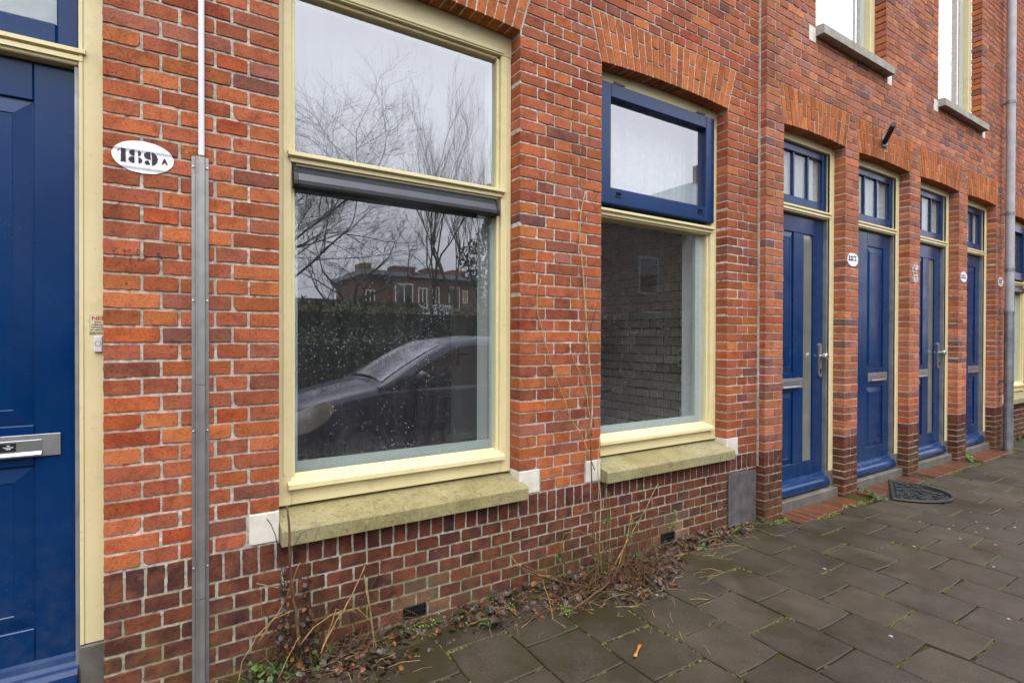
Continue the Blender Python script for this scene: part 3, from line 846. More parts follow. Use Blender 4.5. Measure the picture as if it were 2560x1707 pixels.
def door(house, x0, x1, yw, zs, rise, style, ztr=2.338, zth=2.905, handle=True, fan=3, slot=None, foot=.21):
    yf = yw + .09; yl = yf + .045
    D = group_part('door', house, ((x0 + x1) / 2, yf, 0))
    jw = .076; i0, i1 = x0 + jw, x1 - jw
    g = G()
    for xa, xb, s_ in ((x0 + .001, i0, 1), (i1, x1 - .001, -1)):
        g.box(xa, xb, yf, yf + .10, foot + .002, zth, .004)
        xm = xb - .014 if s_ > 0 else xa + .014
        g.box(min(xm, xb if s_ > 0 else xa), max(xm, xb if s_ > 0 else xa), yf - .004, yf + .02, foot + .004, zth, .003)
    g.box(i0, i1, yf + .004, yf + .10, ztr + .010, ztr + .070, .004)
    g.prism([(yf - .012, ztr + .050), (yf - .012, ztr + .064), (yf + .03, ztr + .078), (yf + .03, ztr + .046)], i0 - .02, i1 + .02)
    g.prism([(yf - .006, ztr + .024), (yf - .006, ztr + .040), (yf + .02, ztr + .044), (yf + .02, ztr + .018)], i0 - .012, i1 + .012)
    N = 16; pts = [(x0 + .001, zth + .001), (x1 - .001, zth + .001)]
    pts += [(lerp(x1 - .001, x0 + .001, k / N), intrados(lerp(x1, x0, k / N), x0, x1, zs, rise) - .001) for k in range(N + 1)]
    g.plate(pts, yf, yf + .10)
    part('frame', g, 'cream', D)
    g = G()
    for xa, xb in ((x0 + .001, i0 + .003), (i1 - .003, x1 - .001)):
        g = G(); g.box(xa, xb, yf - .003, yf + .10, -.04, foot, .006); part('jamb_foot', g, 'step', D)
    for xa, xb in ((i1 - .014, i1 - .0008), (i0 + .0008, i0 + .014)):
        g = G(); g.box(xa, xb, yf + .012, yf + .05, .10, ztr + .009, .002); part('seal_strip', g, 'grey_metal', D)
    # fanlight
    f0, f1, fz0, fz1 = i0 + .001, i1 - .001, ztr + .075, zth - .001
    g = G(); ring(g, f0, f1, fz0, fz1, .062, yf + .026, yf + .07, .005, .075)
    for k in range(1, fan):
        xm = lerp(f0 + .062, f1 - .062, k / fan); g.box(xm - .012, xm + .012, yf + .034, yf + .066, fz0 + .075, fz1 - .062, .004)
    part('fanlight_frame', g, 'blue', D)
    pane('fanlight_pane', D, f0 + .06, f1 - .06, yf + .048, fz0 + .07, fz1 - .06, 'pane_small')
    g = G(); g.box(f0 + .05, f1 - .05, yf + .073, yf + .075, fz0 + .02, fz1 - .02); part('fanlight_curtain', g, 'sash_net', D)
    # leaf: recessed sheet, stiles and rails proud of it
    l0, l1 = i0 + .006, i1 - .016; zb_ = .09; zt_ = ztr + .004
    sheet = G(); sheet_hole = None
    g = G(); yr = yl + .011
    def st(a, b, c, d, bev=.003): g.box(a, b, yl, yl + .04, c, d, bev)
    rails = []
    fields = []
    def fld(*a):
        q = G(); field(q, *a); fields.append(q)
    if style == 'glass':
        gl0, gl1 = l1 - .300, l1 - .152
        ps1 = gl0 - .150; pl0 = l0 + .105
        st(l0, pl0, zb_, zt_); st(gl1, l1, zb_, zt_)
        st(pl0 + .0008, gl1 - .0008, 2.205, zt_); st(pl0 + .0008, gl1 - .0008, zb_, .322)
        st(ps1, gl0, .3228, 2.2042)
        st(pl0 + .0008, ps1 - .0008, .905, 1.062)
        sheet.box(pl0 - .01, ps1 + .01, yr, yl + .035, .31, 2.21)
        fld(pl0 + .006, ps1 - .006, 1.068, 2.199, yr - .0005, .042)
        fld(pl0 + .006, ps1 - .006, .328, .899, yr - .0005, .042)
        gg = G(); gg.box(gl0 - .006, gl1 + .006, yr + .004, yr + .008, .316, 2.211)
        part('glass_strip', gg, 'frosted', D)
    else:
        sw = style[1]; p0, p1 = l0 + sw, l1 - style[2]
        st(l0, p0, zb_, zt_); st(p1, l1, zb_, zt_)
        zt2 = ztr - .128
        st(p0 + .0008, p1 - .0008, zt2, zt_); st(p0 + .0008, p1 - .0008, .888, 1.030 + style[3]); st(p0 + .0008, p1 - .0008, zb_, .318)
        sheet.box(p0 - .01, p1 + .01, yr, yl + .035, .30, zt2 + .01)
        fld(p0 + .006, p1 - .006, 1.036 + style[3], zt2 - .006, yr - .0005, .048)
        fld(p0 + .006, p1 - .006, .324, .882, yr - .0005, .048)
    part('leaf_frame', g, 'blue', D)
    part('leaf_sheet', sheet, 'blue', D)
    for q in fields: part('raised_panel', q, 'blue', D)
    # weather board
    g = G(); pr = [(yl + .002, .205), (yl - .012, .196), (yl - .020, .178)] + [(yl - .034 - .030 * math.sin(t * math.pi / 2) , .168 - .052 * (1 - math.cos(t * math.pi / 2))) for t in (0, .3, .6, .85, 1)] + [(yl - .062, .100), (yl - .052, .090), (yl + .002, .090)]
    g.prism(pr, l0 - .006, l1 + .010)
    part('weather_board', g, 'blue', D)
    # step
    g = G(); g.box(x0 + .004, x1 - .004, yw + .042, yf + .12, -.06, .078, .006)
    part('threshold', g, 'step', D)
    # letter slot
    if slot:
        a, b, c, d = slot
        g = G(); g.box(a, b, yl - .007, yl, c, d, .0015); LS = part('letter_slot', g, 'aluminium', D)
        g = G(); m = min(.05, (b - a) * .16)
        g.box(a + m, b - m, yl - .0105, yl - .0066, c + .014, d - .018, .001)
        g.prism([(yl - .0105, c + .008), (yl - .022, c + .006), (yl - .022, c + .010), (yl - .0105, c + .020)], a + m, b - m)
        part('slot_flap', g, 'steel', D)
    if handle:
        hx = l1 - .055
        g = G()
        pts = []
        for k in range(9): t = math.pi * k / 8; pts.append((hx + .023 * math.cos(t), 1.278 + .023 * math.sin(t)))
        for k in range(9): t = math.pi + math.pi * k / 8; pts.append((hx + .023 * math.cos(t), 1.036 + .023 * math.sin(t)))
        g.plate(pts, yl - .014, yl - .001)
        part('handle_plate', g, 'aluminium', D)
        g = G()
        g.tube([(hx, yl - .014, 1.190), (hx, yl - .040, 1.190)], .013, 12)
        g.tube([(hx, yl - .038, 1.190), (hx, yl - .044, 1.190), (hx, yl - .066, 1.190), (hx, yl - .072, 1.190)], [.020, .030, .030, .024], 18)
        part('door_knob', g, 'steel', D, smooth=False)
        g = G(); g.tube([(hx, yl - .014, 1.075), (hx, yl - .020, 1.075)], .010, 10); g.box(hx - .005, hx + .005, yl - .0195, yl - .013, 1.048, 1.072, .001)
        part('lock_cylinder', g, 'dark_iron', D)
    return D

# ------------------------------------------------------------------ the three houses
PA = .0619; ZA = .510
def house(name, label, x0, x1, yw, z0, pitch, nrow, openings, seed, upper=None, deep_l=False, red='brick', zsp=2.944):
    H_ = thing(name, label, 'house', ((x0 + x1) / 2, yw, 0))
    spring = zsp; etop = z0 + 44 * pitch
    holes = []; blocks = []; skip = []
    for o in openings:
        zb = -.2 if o['kind'] == 'door' else .50
        holes.append((o['x0'], o['x1'], zb, etop - .02))
        blocks.append(dict(x0=o['x0'], x1=o['x1'], z0=zb, z1=spring, t='open'))
        blocks.append(dict(x0=o['x0'], x1=o['x1'], xt0=o['x0'] - o['sk'][0], xt1=o['x1'] + o['sk'][1], z0=spring, z1=etop, t='arch'))
        if o['kind'] == 'door': skip.append((o['x0'], o['x1']))
        else:
            for a, b in ((o['x0'] - .112, o['x0']), (o['x1'], o['x1'] + .128)):
                blocks.append(dict(x0=a, x1=b, z0=.49, z1=z0 + 2 * pitch + .008, t='tile'))
    for (a, b, c, d) in (upper or ()):
        holes.append((a, b, c, d)); blocks.append(dict(x0=a, x1=b, z0=c - .005, z1=d, t='open'))
    ztop = z0 + nrow * pitch
    Wl = mortar_wall('wall', H_, x0, x1, -.12, ztop, yw, holes, seed=seed)
    B = Bricks(Wl, yw, seed)
    matf = lambda p: red
    lay(B, x0, x1, z0, nrow, pitch, blocks, matf, deep_l=deep_l, deep_r=False)
    soldiers(B, x0 + .0, x1, z0 - .108, z0 - .006, skip, 'plinth')
    npl = 9
    lay(B, x0, x1, z0 - .112 - npl * pitch, npl, pitch, blocks, lambda p: 'faded' if (.76 < p[0] < .99 and .03 < p[1] < .24) or (2.50 < p[0] < 2.74 and .04 < p[1] < .20) else 'plinth', deep_l=deep_l, name='plinth_brick', all_header=True)
    B.emit(300)
    if deep_l:
        g = G(); g.add([(x0 + .003, yw + .003, -.1), (x0 + .003, yw + .09, -.1), (x0 + .003, yw + .09, ztop), (x0 + .003, yw + .003, ztop)], [(0, 1, 2, 3)]); part('corner_mortar', g, 'mortar', Wl, fix=False)
    for o in openings:
        arch(Wl, seed + 11, o['x0'], o['x1'], o['x0'] - o['sk'][0], o['x1'] + o['sk'][1], spring, o['rise'], etop, yw)
        reveals(Wl, o['x0'], o['x1'], -.1 if o['kind'] == 'door' else .5, spring + .01, yw, .2)
        if o['kind'] == 'window':
            for a, b, nm in ((o['x0'] - .110, o['x0'] + .0, 'l'), (o['x1'], o['x1'] + .128, 'r')):
                g = G(); g.box(a, b, yw - .001, yw + .10, .512, .634, .003)
                part('sill_end_block', g, 'block', Wl)
    return H_, Wl, spring, etop

door_a = dict(kind='door', x0=-1.165, x1=-.232, sk=(.08, .08), rise=.02)
win1 = dict(kind='window', x0=.334, x1=1.500, sk=(.085, .085), rise=.020)
win2 = dict(kind='window', x0=2.065, x1=3.235, sk=(.085, .088), rise=.020)
HA, WA, SPA, ETA = house('brick_house', 'red brick house front with a large cream window and a single blue door', -1.6, 3.596, 0.0, ZA, PA, 56, [door_a, win1, win2], 21)
window(HA, win1['x0'], win1['x1'], 0.0, SPA, .020, sash=False, cassette=True)
window(HA, win2['x0'], win2['x1'], 0.0, SPA, .020, sash=True, cassette=False)
DA = door(HA, door_a['x0'], door_a['x1'], 0.0, SPA, .02, ('panel', .112, .112, .0), ztr=2.288, handle=False, fan=1, slot=(-.725, -.365, .920, .998), foot=.236)

ds = []
ZB, PB = .514, .0622
for x0, x1 in ((3.822, 4.740), (4.966, 5.975), (6.208, 7.195), (7.438, 8.355)):
    ds.append(dict(kind='door', x0=x0, x1=x1, sk=(.076, .066), rise=.016))
UP = [(4.255, 5.462, 3.80, 5.95), (6.612, 7.842, 3.80, 5.95)]
HB, WB, SPB, ETB = house('brick_house', 'slightly projecting brick house front with four narrow blue doors in a row', 3.598, 8.62, -.06, ZB, PB, 90, ds, 33, upper=UP, deep_l=True, red='brick_pink_sheen', zsp=2.952)
door(HB, 3.822, 4.740, -.06, SPB, .016, 'glass', slot=(3.985, 4.330, .937, 1.018))
door(HB, 4.966, 5.975, -.06, SPB, .016, ('panel', .385, .125, .03), handle=False, slot=(5.450, 5.832, .937, 1.018))
door(HB, 6.208, 7.195, -.06, SPB, .016, 'glass', slot=(6.44, 6.78, .937, 1.018))
door(HB, 7.438, 8.355, -.06, SPB, .016, ('panel', .33, .12, .03), handle=False, slot=(7.92, 8.262, .937, 1.018))
for (a, b, c, d) in UP:
    yf = -.06 + .10
    Wd = group_part('window', HB, ((a + b) / 2, yf, c))
    g = G(); ring(g, a + .001, b - .001, c + .02, d, .075, yf, yf + .09, .004); part('frame', g, 'cream', Wd)
    pane('pane', Wd, a + .07, b - .07, yf + .045, c + .09, d - .07, 'pane_up')
    g = G(); g.box(a + .06, b - .22, yf + .066, yf + .070, c + .06, d - .05); part('roller_blind', g, 'curtain', Wd)
    g = G(); g.box(b - .205, b - .072, yf + .0515, yf + .062, c + .06, d - .05); part('inner_lining', g, 'reveal_white', Wd)
    g = G(); g.prism([(-.125, 3.735), (-.125, 3.802), (-.12, 3.808), (yf + .03, 3.832), (yf + .03, 3.735)], a - .002, b + .012); part('sill', g, 'concrete', Wd, label='grey concrete window sill')
    g = G(); g.box(a - .10, a - .004, -.064, .0, 3.676, 3.796, .003); part('sill_end_block', g, 'block', Wd)
    g = G(); g.box(b + .014, b + .10, -.064, .0, 3.676, 3.796, .003); part('sill_end_block', g, 'block', Wd)
    g = G(); g.box(a + .03, b - .03, yf + .5, yf + .52, c, d); part('room_back', g, 'wall_plain', Wd)

win3 = dict(kind='window', x0=8.90, x1=10.06, sk=(.085, .085), rise=.020)
HC, WC, SPC, ETC = house('brick_house', 'far brick house front beyond the drainpipe with a blue top sash window', 8.622, 12.0, 0.0, ZA, PA, 88, [win3], 44)
window(HC, win3['x0'], win3['x1'], 0.0, SPC, .020, sash=True, cassette=True)
# upper wall of the left house, out of the picture
g = G(); g.box(-1.6, 3.59, .004, .3, ZA + 56 * PA, 6.3); part('upper_wall', g, 'own_brick', HA)
g = G(); g.box(12.002, 40.0, .002, .3, -.1, 6.3); part('upper_wall', g, 'own_brick', HC)

# vent grilles and repaired patches in the plinth
def vent(h, x, z, w, hh, yw):
    V_ = group_part('vent_grille', h, (x + w / 2, yw, z))
    g = G(); g.box(x, x + w, yw - .0005, yw + .01, z, z + hh); part('vent_back', g, 'dark_hole', V_)
    g = G()
    n = 10
    for k in range(n + 1): g.box(x + w * k / n - .0016, x + w * k / n + .0016, yw - .005, yw + .002, z, z + hh)
    for zz in (z, z + hh * .5, z + hh): g.box(x - .002, x + w + .002, yw - .0045, yw + .002, zz - .002, zz + .002)
    part('vent_bar', g, 'dark_iron', V_)
vent(HA, .862, .042, .108, .048, -.003)
vent(HA, 2.575, .046, .118, .046, -.003)
g = G()
pr = [(3.246, -.02), (3.566, -.02), (3.566, .378), (3.246, .392)]
g.plate(pr, -.012, -.004)
part('cover_panel', g, 'panel_grey', HA, label='dark grey sheet panel covering the base of the wall')
for x, z in ((3.26, .37), (3.55, .36), (3.26, .1), (3.55, .1), (3.40, .372)):
    g = G(); g.tube([(x, -.012, z), (x, -.015, z)], .004, 6); part('panel_screw', g, 'steel', HA)
# caulked joint between the first two house fronts
g = G(); g.box(3.588, 3.600, -.012, .004, .40, 5.0); part('caulk_joint', g, 'mortar', HA)
# jamb boards for the left part of the hall: inner wall is in the interior section
# ------------------------------------------------------------------ ground, road, kerb
def sheet(name, x0, x1, y0, y1, z, mat, kind='structure'):
    g = G(); g.box(x0, x1, y0, y1, z - .05, z); o = part(name, g, mat); o['kind'] = kind; return o
sheet('ground', -120, 140, -140, 60, -.30, 'soil')
sheet('road', -120, 140, -8.2, -2.58, -.125, 'asphalt')
g = G(); g.box(-120, 140, -2.58, -2.44, -.25, -.002, .012); o = part('kerb', g, 'kerb'); o['kind'] = 'structure'
sheet('far_pavement', -120, 140, -10.2, -8.2, -.06, 'asphalt')
sheet('garden_ground', -120, 140, -60, -10.2, -.04, 'soil')
PV = sheet('pavement', -8, 24, -2.44, .0, -.011, 'soil')

door_strips = [(3.80, 4.76, -.215), (4.95, 6.0, -.205), (6.19, 7.21, -.215), (7.42, 8.37, -.215)]
UN = .304
pav = []
for c in range(-9, 44):
    xa = (c + 4.1307) * UN + .002; xb = xa + .300
    xm = (xa + xb) / 2
    off = 0 if c % 2 == 0 else .5
    ywall = -.055 if 3.6 < xm < 8.62 else .005
    for s0, s1, yy in door_strips:
        if s0 - .10 < xm < s1 + .06: ywall = yy
    v = -2.5
    while v < 9:
        y1 = -.575 - (v + off) * UN + .30 - .002 + .002; y1 = -.575 - (v + off) * UN - .002
        y0 = y1 - .300
        yt = min(y1, ywall)
        if yt - y0 > .055 and y0 > -2.46 - .3:
            pav.append((xa, xb, max(y0, -2.436), yt))
        v += 1
pr_ = random.Random(5)
def paver_geo(w, h, rr):
    g = G(); b = .0045; t = .0
    n = 3
    xs = [-w / 2, -w / 6, w / 6, w / 2]; ys = [-h / 2, 0, h / 2]
    vs = []
    out = [(-w / 2, -h / 2), (0, -h / 2), (w / 2, -h / 2), (w / 2, 0), (w / 2, h / 2), (0, h / 2), (-w / 2, h / 2), (-w / 2, 0)]
    o2 = []
    for x, y in out:
        cx = abs(x) > w * .4 and abs(y) > h * .4
        k = rr.uniform(.002, .006) if cx else 0
        if cx and rr.random() < .12: k += rr.uniform(.006, .016)
        o2.append((x + (-k if x > 0 else k) * (abs(x) > 0) + rr.uniform(-.0012, .0012), y + (-k if y > 0 else k) * (abs(y) > 0) + rr.uniform(-.0012, .0012)))
    m = len(o2)
    for x, y in o2: vs.append((x * (1 - 2 * b / w), y * (1 - 2 * b / h), 0))
    for x, y in o2: vs.append((x, y, -.0042))
    for x, y in o2: vs.append((x, y, -.03))
    fs = [tuple(range(m))]
    for i in range(m):
        j = (i + 1) % m; fs += [(i, m + i, m + j, j), (m + i, 2 * m + i, 2 * m + j, m + j)]
    g.add(vs, fs); return g
full = []
for k in range(8):
    me = paver_geo(.300, .300, pr_).mesh('paver'); me.materials.append(MAT['paver']); full.append(me)
sc_ = []
for p in pav:
    xa, xb, ya, yb = p; c = screen(((xa + xb) / 2, (ya + yb) / 2, 0))
    a = 0
    if c and -80 < c[0] < 2640 and 900 < c[1] < 1800: a = (xb - xa) * (yb - ya) / c[2] ** 3
    sc_.append((a, p))
sc_.sort(key=lambda t: -t[0])
J2 = G()
for i, (a, (xa, xb, ya, yb)) in enumerate(sc_):
    w_, h_ = xb - xa, yb - ya; cx, cyy = (xa + xb) / 2, (ya + yb) / 2
    z = pr_.uniform(-.0022, .0022) + .0
    if i < 300 and a > 0:
        if h_ > .295: me = pr_.choice(full)
        else: me = paver_geo(w_, h_, pr_).mesh('paver'); me.materials.append(MAT['paver'])
        o = bpy.data.objects.new('paver', me); o.location = (cx, cyy, z)
        o.rotation_euler = (pr_.uniform(-.006, .006), pr_.uniform(-.006, .006), pr_.uniform(-.006, .006))
        link(o, PV)
    else:
        gg = paver_geo(w_, h_, pr_); J2.add([(x + cx, y + cyy, zz + z) for x, y, zz in gg.v], gg.f)
part('paving', J2, 'paver_i', PV, kind='stuff')
# red clinkers on edge in front of the doors
clk = []
for k in range(5):
    gg = G(); gg.box(-.0235, .0235, -.095, .095, -.03, 0, .003); me = gg.mesh('clinker_brick'); me.materials.append(MAT['clinker']); clk.append(me)
for (s0, s1, yy) in door_strips:
    n = int((s1 - s0 - .02) / .0505)
    for k in range(n):
        x = s0 + .035 + k * .0505
        yc = (yy - .022) / 2
        o = bpy.data.objects.new('clinker_brick', pr_.choice(clk)); o.location = (x, yc - .006 + pr_.uniform(-.004, .004), pr_.uniform(-.002, .004) + .002)
        o.scale = (1, (abs(yy) - .022) / .19, 1); o.rotation_euler = (0, 0, pr_.uniform(-.01, .01))
        link(o, PV)

# ------------------------------------------------------------------ things fixed to the fronts
T = thing('cable_duct', 'tall grey metal cable duct with screwed cover on brick beside the 189 oval', 'cable duct', (.059, 0, 0))
g = G()
g.box(.031, .0435, -.0050, -.0005, -.08, 2.015, .0012); g.box(.0745, .087, -.0050, -.0005, -.08, 2.015, .0012)
g.box(.0435, .0745, -.0215, -.0005, -.08, 2.013, .0025)
for x in (.0475, .0525): g.box(x - .0012, x + .0012, -.0232, -.0200, -.08, 2.012, .0008)
part('cover', g, 'aluminium', T)
for z in (1.975, 1.475, .985, .47):
    for x in (.0365, .0815):
        g = G(); g.tube([(x, -.0045, z), (x, -.0075, z), (x, -.0085, z)], [.0042, .0042, .002], 8); part('screw', g, 'steel', T)
for z in (1.16, .355):
    g = G(); g.box(.0430, .0750, -.0219, -.0010, z - .0010, z + .0010); part('cover_seam', g, 'dark_iron', T)
g = G(); g.box(.053, .0725, -.020, -.0008, 2.0155, 4.2, .004); tag(part('conduit', g, 'white_pvc'), 'thin white plastic conduit rising above the metal cable duct', 'conduit')

T = thing('drainpipe', 'tall grey drainpipe at the joint between the doors house and the far house', 'drainpipe', (8.48, -.15, 0))
g = G(); g.tube([(8.48, -.15, 1.62), (8.48, -.15, 6.3)], .043, 20); part('upper_pipe', g, 'pale_pipe', T, smooth=False)
g = G(); g.tube([(8.48, -.15, -.02), (8.48, -.15, .5), (8.48, -.15, 1.0), (8.48, -.15, 1.66)], [.046, .046, .046, .046], 20); part('lower_pipe', g, 'zinc', T, label='worn zinc lower length of the pipe')
g = G()
for z, r in ((2.86, .048), (2.18, .047), (1.66, .050), (1.30, .049), (.83, .049), (4.2, .048)):
    g = G(); g.tube([(8.48, -.15, z - .018), (8.48, -.15, z + .018)], r, 20); part('collar', g, 'zinc', T)
for z in (2.86, .83, 4.2):
    g = G(); g.box(8.47, 8.49, -.11, -.058, z - .01, z + .01); part('bracket', g, 'galv_iron', T)

T = thing('flag_holder', 'short slanted grey flagpole socket on a bolted plate above the second narrow door', 'flag holder', (5.41, -.062, 3.12))
g = G(); g.box(5.365, 5.455, -.070, -.060, 3.085, 3.205, .002); part('plate', g, 'galv_iron', T)
a = Vector((5.41, -.070, 3.125)); b = pix(2053, 286, -.235)
g = G(); g.tube([a, b], .022, 12); part('socket_tube', g, 'dark_iron', T)
for x, z in ((5.378, 3.1), (5.442, 3.1), (5.378, 3.19), (5.442, 3.19)):
    g = G(); g.tube([(x, -.07, z), (x, -.076, z)], .007, 6); part('bolt', g, 'galv_iron', T)

T = thing('door_bell', 'small white bell push with a dark ring on the cream door jamb', 'door bell', (-.255, .09, 1.284))
g = G(); g.box(-.2665, -.2425, .078, .0895, 1.284, 1.341, .0022); part('housing', g, 'white_pvc', T)
g = G(); n = 24
for k in range(n):
    t0, t1 = 2 * math.pi * k / n, 2 * math.pi * (k + 1) / n
    g.add([(-.2545 + r * math.cos(t), .0775, 1.3145 + r * math.sin(t)) for t, r in ((t0, .0075), (t1, .0075), (t1, .0089), (t0, .0089))], [(0, 1, 2, 3)])
part('ring', g, 'black_paint', T, fix=False)
g = G(); g.add([(-.2545 + .0073 * math.cos(2 * math.pi * k / 24), .0773 , 1.3145 + .0073 * math.sin(2 * math.pi * k / 24)) for k in range(24)], [tuple(range(24))]); part('button', g, 'white_pvc', T, fix=False)

def text_mesh(s, size, align='CENTER', bold=0.0):
    cu = bpy.data.curves.new('t', 'FONT'); cu.body = s; cu.size = size; cu.align_x = align; cu.offset = bold; cu.resolution_u = 3
    ob = bpy.data.objects.new('t', cu); COL.objects.link(ob)
    dg = bpy.context.evaluated_depsgraph_get(); dg.update()
    me = bpy.data.meshes.new_from_object(ob.evaluated_get(dg))
    vs = [tuple(v.co) for v in me.vertices]; fs = [tuple(p.vertices) for p in me.polygons]
    bpy.data.objects.remove(ob); bpy.data.curves.remove(cu); bpy.data.meshes.remove(me)
    return vs, fs
def put_text(g, s, size, x, y, z, bold=0.0, sx=1.0):
    vs, fs = text_mesh(s, size, 'CENTER', bold)
    g.add([(x + a * sx, y, z + b) for a, b, c in vs], fs)

T = thing('sticker', 'small cream NEE sticker with red heading on the door jamb above the bell', 'sticker', (-.2565, .089, 1.347))
g = G(); g.box(-.2795, -.2310, .0876, .0895, 1.348, 1.419, .0006); part('backing', g, 'sticker', T)
g = G(); put_text(g, 'NEE', .0185, -.2545, .0873, 1.399, .0006, 1.15); part('heading', g, 'sticker_red', T, fix=False)
g = G()
for k, s in enumerate(('G\u00e9\u00e9n', 'collectes,', 'verkopers', 'of geloofs-', 'overtuigers')): put_text(g, s, .0105, -.2555, .0873, 1.3885 - k * .0093, .0002, .92)
part('small_print', g, 'sticker_black', T, fix=False)
g = G()
for (a, b, c, d) in ((-.2785, -.2315, 1.349, 1.3497), (-.2785, -.2315, 1.4175, 1.4182), (-.2785, -.2778, 1.349, 1.418)): g.box(a, b, .0872, .0878, c, d)
part('border', g, 'sticker_black', T)
T = thing('sticker', 'tiny black sticker with white lettering on the letter slot flap', 'sticker', (-.52, .12, .95))
g = G(); g.box(-.560, -.482, .1228, .1242, .9455, .9735, .0003); part('backing', g, 'sticker_black', T)
g = G()
for k, s in enumerate(('Met', 'huis-aan-huis', 'bladen')): put_text(g, s, .0060, -.5010, .1226, .9640 - k * .0054, .0002, .80)
part('lettering', g, 'white_ink', T, fix=False)
g = G(); put_text(g, 'JA', .018, -.532, .1226, .9490, .0005, .9); part('heading', g, 'lime_ink', T, fix=False)

# stencil numerals: outlines of a unit-high figure
def arc(cx, cz, rx, rz, a0, a1, n=10): return [(cx + rx * math.cos(R(lerp(a0, a1, k / n))), cz + rz * math.sin(R(lerp(a0, a1, k / n)))) for k in range(n + 1)]
GLY = {
    '1': ([[(-.20, .74), (-.04, .93), (.02, .90), (-.13, .71)], [(.06, 1.0), (.38, .98), (.38, .06), (.46, .0), (.0, .0), (.07, .05)]], .52),
    '8': ([arc(.33, .75, .27, .225, 75, 285), arc(.53, .75, .27, .225, -75, 105 - 30), arc(.31, .24, .29, .24, 75, 285), arc(.55, .24, .31, .24, -75, 75)], .92),
    '9': ([arc(.36, .70, .36, .28, 80, 285), arc(.42, .50, .50, .50, 80, -78, 14) + [(.52, .30), (.52, .80)], arc(.24, .18, .19, .16, 70, 330)], .98),
    'B': ([arc(.36, .75, .30, .23, 85, 275), arc(.48, .75, .30, .23, -85, 85), arc(.35, .245, .33, .235, 85, 275), arc(.49, .245, .33, .235, -85, 85)], .90),
    '7': ([[(0, .98), (.80, .98), (.78, .76), (.05, .80)], [(.62, .70), (.78, .70), (.52, 0), (.24, 0)]], .85),
    '5': ([[(.08, .98), (.72, .98), (.72, .80), (.08, .80)], [(.08, .76), (.24, .76), (.24, .50), (.08, .50)], arc(.34, .28, .42, .28, -85, 85), arc(.24, .15, .2, .14, 80, 280)], .85),
    'A': ([[(0, 0), (.36, 1.0), (.58, 1.0), (.98, .05), (.78, 0), (.60, .30), (.40, .28), (.26, .05)]], 1.0),
}
def glyphs(g, s, x, z, h, wx, y, gap=.12):
    for ch in s:
        P_, adv = GLY[ch]
        for poly in P_: g.add([(x + px_ * h * wx, y, z + pz * h) for px_, pz in poly], [tuple(range(len(poly)))])
        x += (adv + gap) * h * wx
    return x
def oval_geo(cx, cz, rx, rz, yw, z0, pitch, tilt=0.0, nx=44, nz=26):
    """thin coat of paint that dips into the bed joints"""
    vs = []; fs = []
    for i in range(nz + 1):
        t = lerp(-1, 1, i / nz); hw = math.sqrt(max(0, 1 - t * t))
        for k in range(nx + 1):
            s_ = lerp(-1, 1, k / nx) * hw
            x = cx + rx * s_ ; z = cz + rz * t + tilt * s_ * rx
            m = ((z - z0) % pitch); m = min(m, pitch - m)
            d = max(0, min(1, (.0065 - m) / .003)); y = yw - .0030 + d * .0036
            vs.append((x, y, z))
    for i in range(nz):
        for k in range(nx):
            a = i * (nx + 1) + k; fs.append((a, a + 1, a + nx + 2, a + nx + 1))
    return G().add(vs, fs)
def worn_mat(name, col, lo, hi, sc1=60):
    n = NT(name); P = n.pos()
    f = n.maprange(n.noise(P, sc1, 5, .7), lo, hi, 0, 1)
    b = n.bsdf(color=col, rough=.7, spec=.3)
    tr = n.new('BsdfTransparent')
    mxs = n.new('MixShader', {0: f, 1: tr.outputs[0], 2: b.outputs[0]})
    n.t.links.new(mxs.outputs[0], n.out.inputs['Surface']); MAT[name] = n.m
worn_mat('worn_white', (.62, .60, .60), .40, .58, 45)
worn_mat('worn_black', (.035, .026, .024), .50, .62, 130)
T = thing('house_number', 'white painted oval reading 189 A in black stencil on the brick', 'house number', (-.116, -.003, 1.926))
part('oval', oval_geo(-.116, 1.982, .0915, .0575, 0.0, ZA, PA, 0.0), 'white_paint', T, smooth=True, fix=False)
g = G(); glyphs(g, '1', -.184, 1.957, .047, .95, -.0042); glyphs(g, '8', -.1605, 1.957, .048, 1.0, -.0042); glyphs(g, '9', -.1145, 1.956, .049, .92, -.0042); glyphs(g, 'A', -.062, 1.966, .022, .88, -.0042)
part('numeral', g, 'black_paint', T, fix=False)
g = G(); glyphs(g, '189', -.208, 1.610, .045, .85, -.0026, .16); glyphs(g, 'A', -.085, 1.612, .034, .9, -.0026)
tag(part('old_number', g, 'worn_black', fix=False), 'faded old black stencil figures on bare brick above the bell', 'old number')
for (cx, cz, s, lab, wx) in ((4.862, 2.018, '1B7', 'white oval with black 187 stencil on the brick pier between the first two narrow doors', .95),
                             (7.330, 2.030, '1B5', 'white oval number plate on the pier between the third and fourth narrow doors', .85),
                             (8.500, 2.045, '1B5', 'white oval number plate on the pier beside the drainpipe', .85)):
    T = thing('house_number', lab, 'house number', (cx, -.063, cz - .06))
    part('oval', oval_geo(cx, cz, .094, .059, -.06, ZB, PB), 'white_paint', T, smooth=True, fix=False)
    g = G(); glyphs(g, s, cx - .070, cz - .014 if s == '1B7' else cz - .02, .046, 1.15, -.0645, .08); part('numeral', g, 'black_paint', T, fix=False)
g = G(); g.add(oval_geo(6.092, 2.035, .075, .060, -.06, ZB, PB).v, oval_geo(6.092, 2.035, .075, .060, -.06, ZB, PB).f)
q = oval_geo(6.10, 1.945, .062, .055, -.06, ZB, PB); g.add(q.v, q.f)
tag(part('painted_patch', g, 'worn_white', smooth=True, fix=False), 'smeared white paint patch on the pier between second and third narrow doors', 'paint patch')

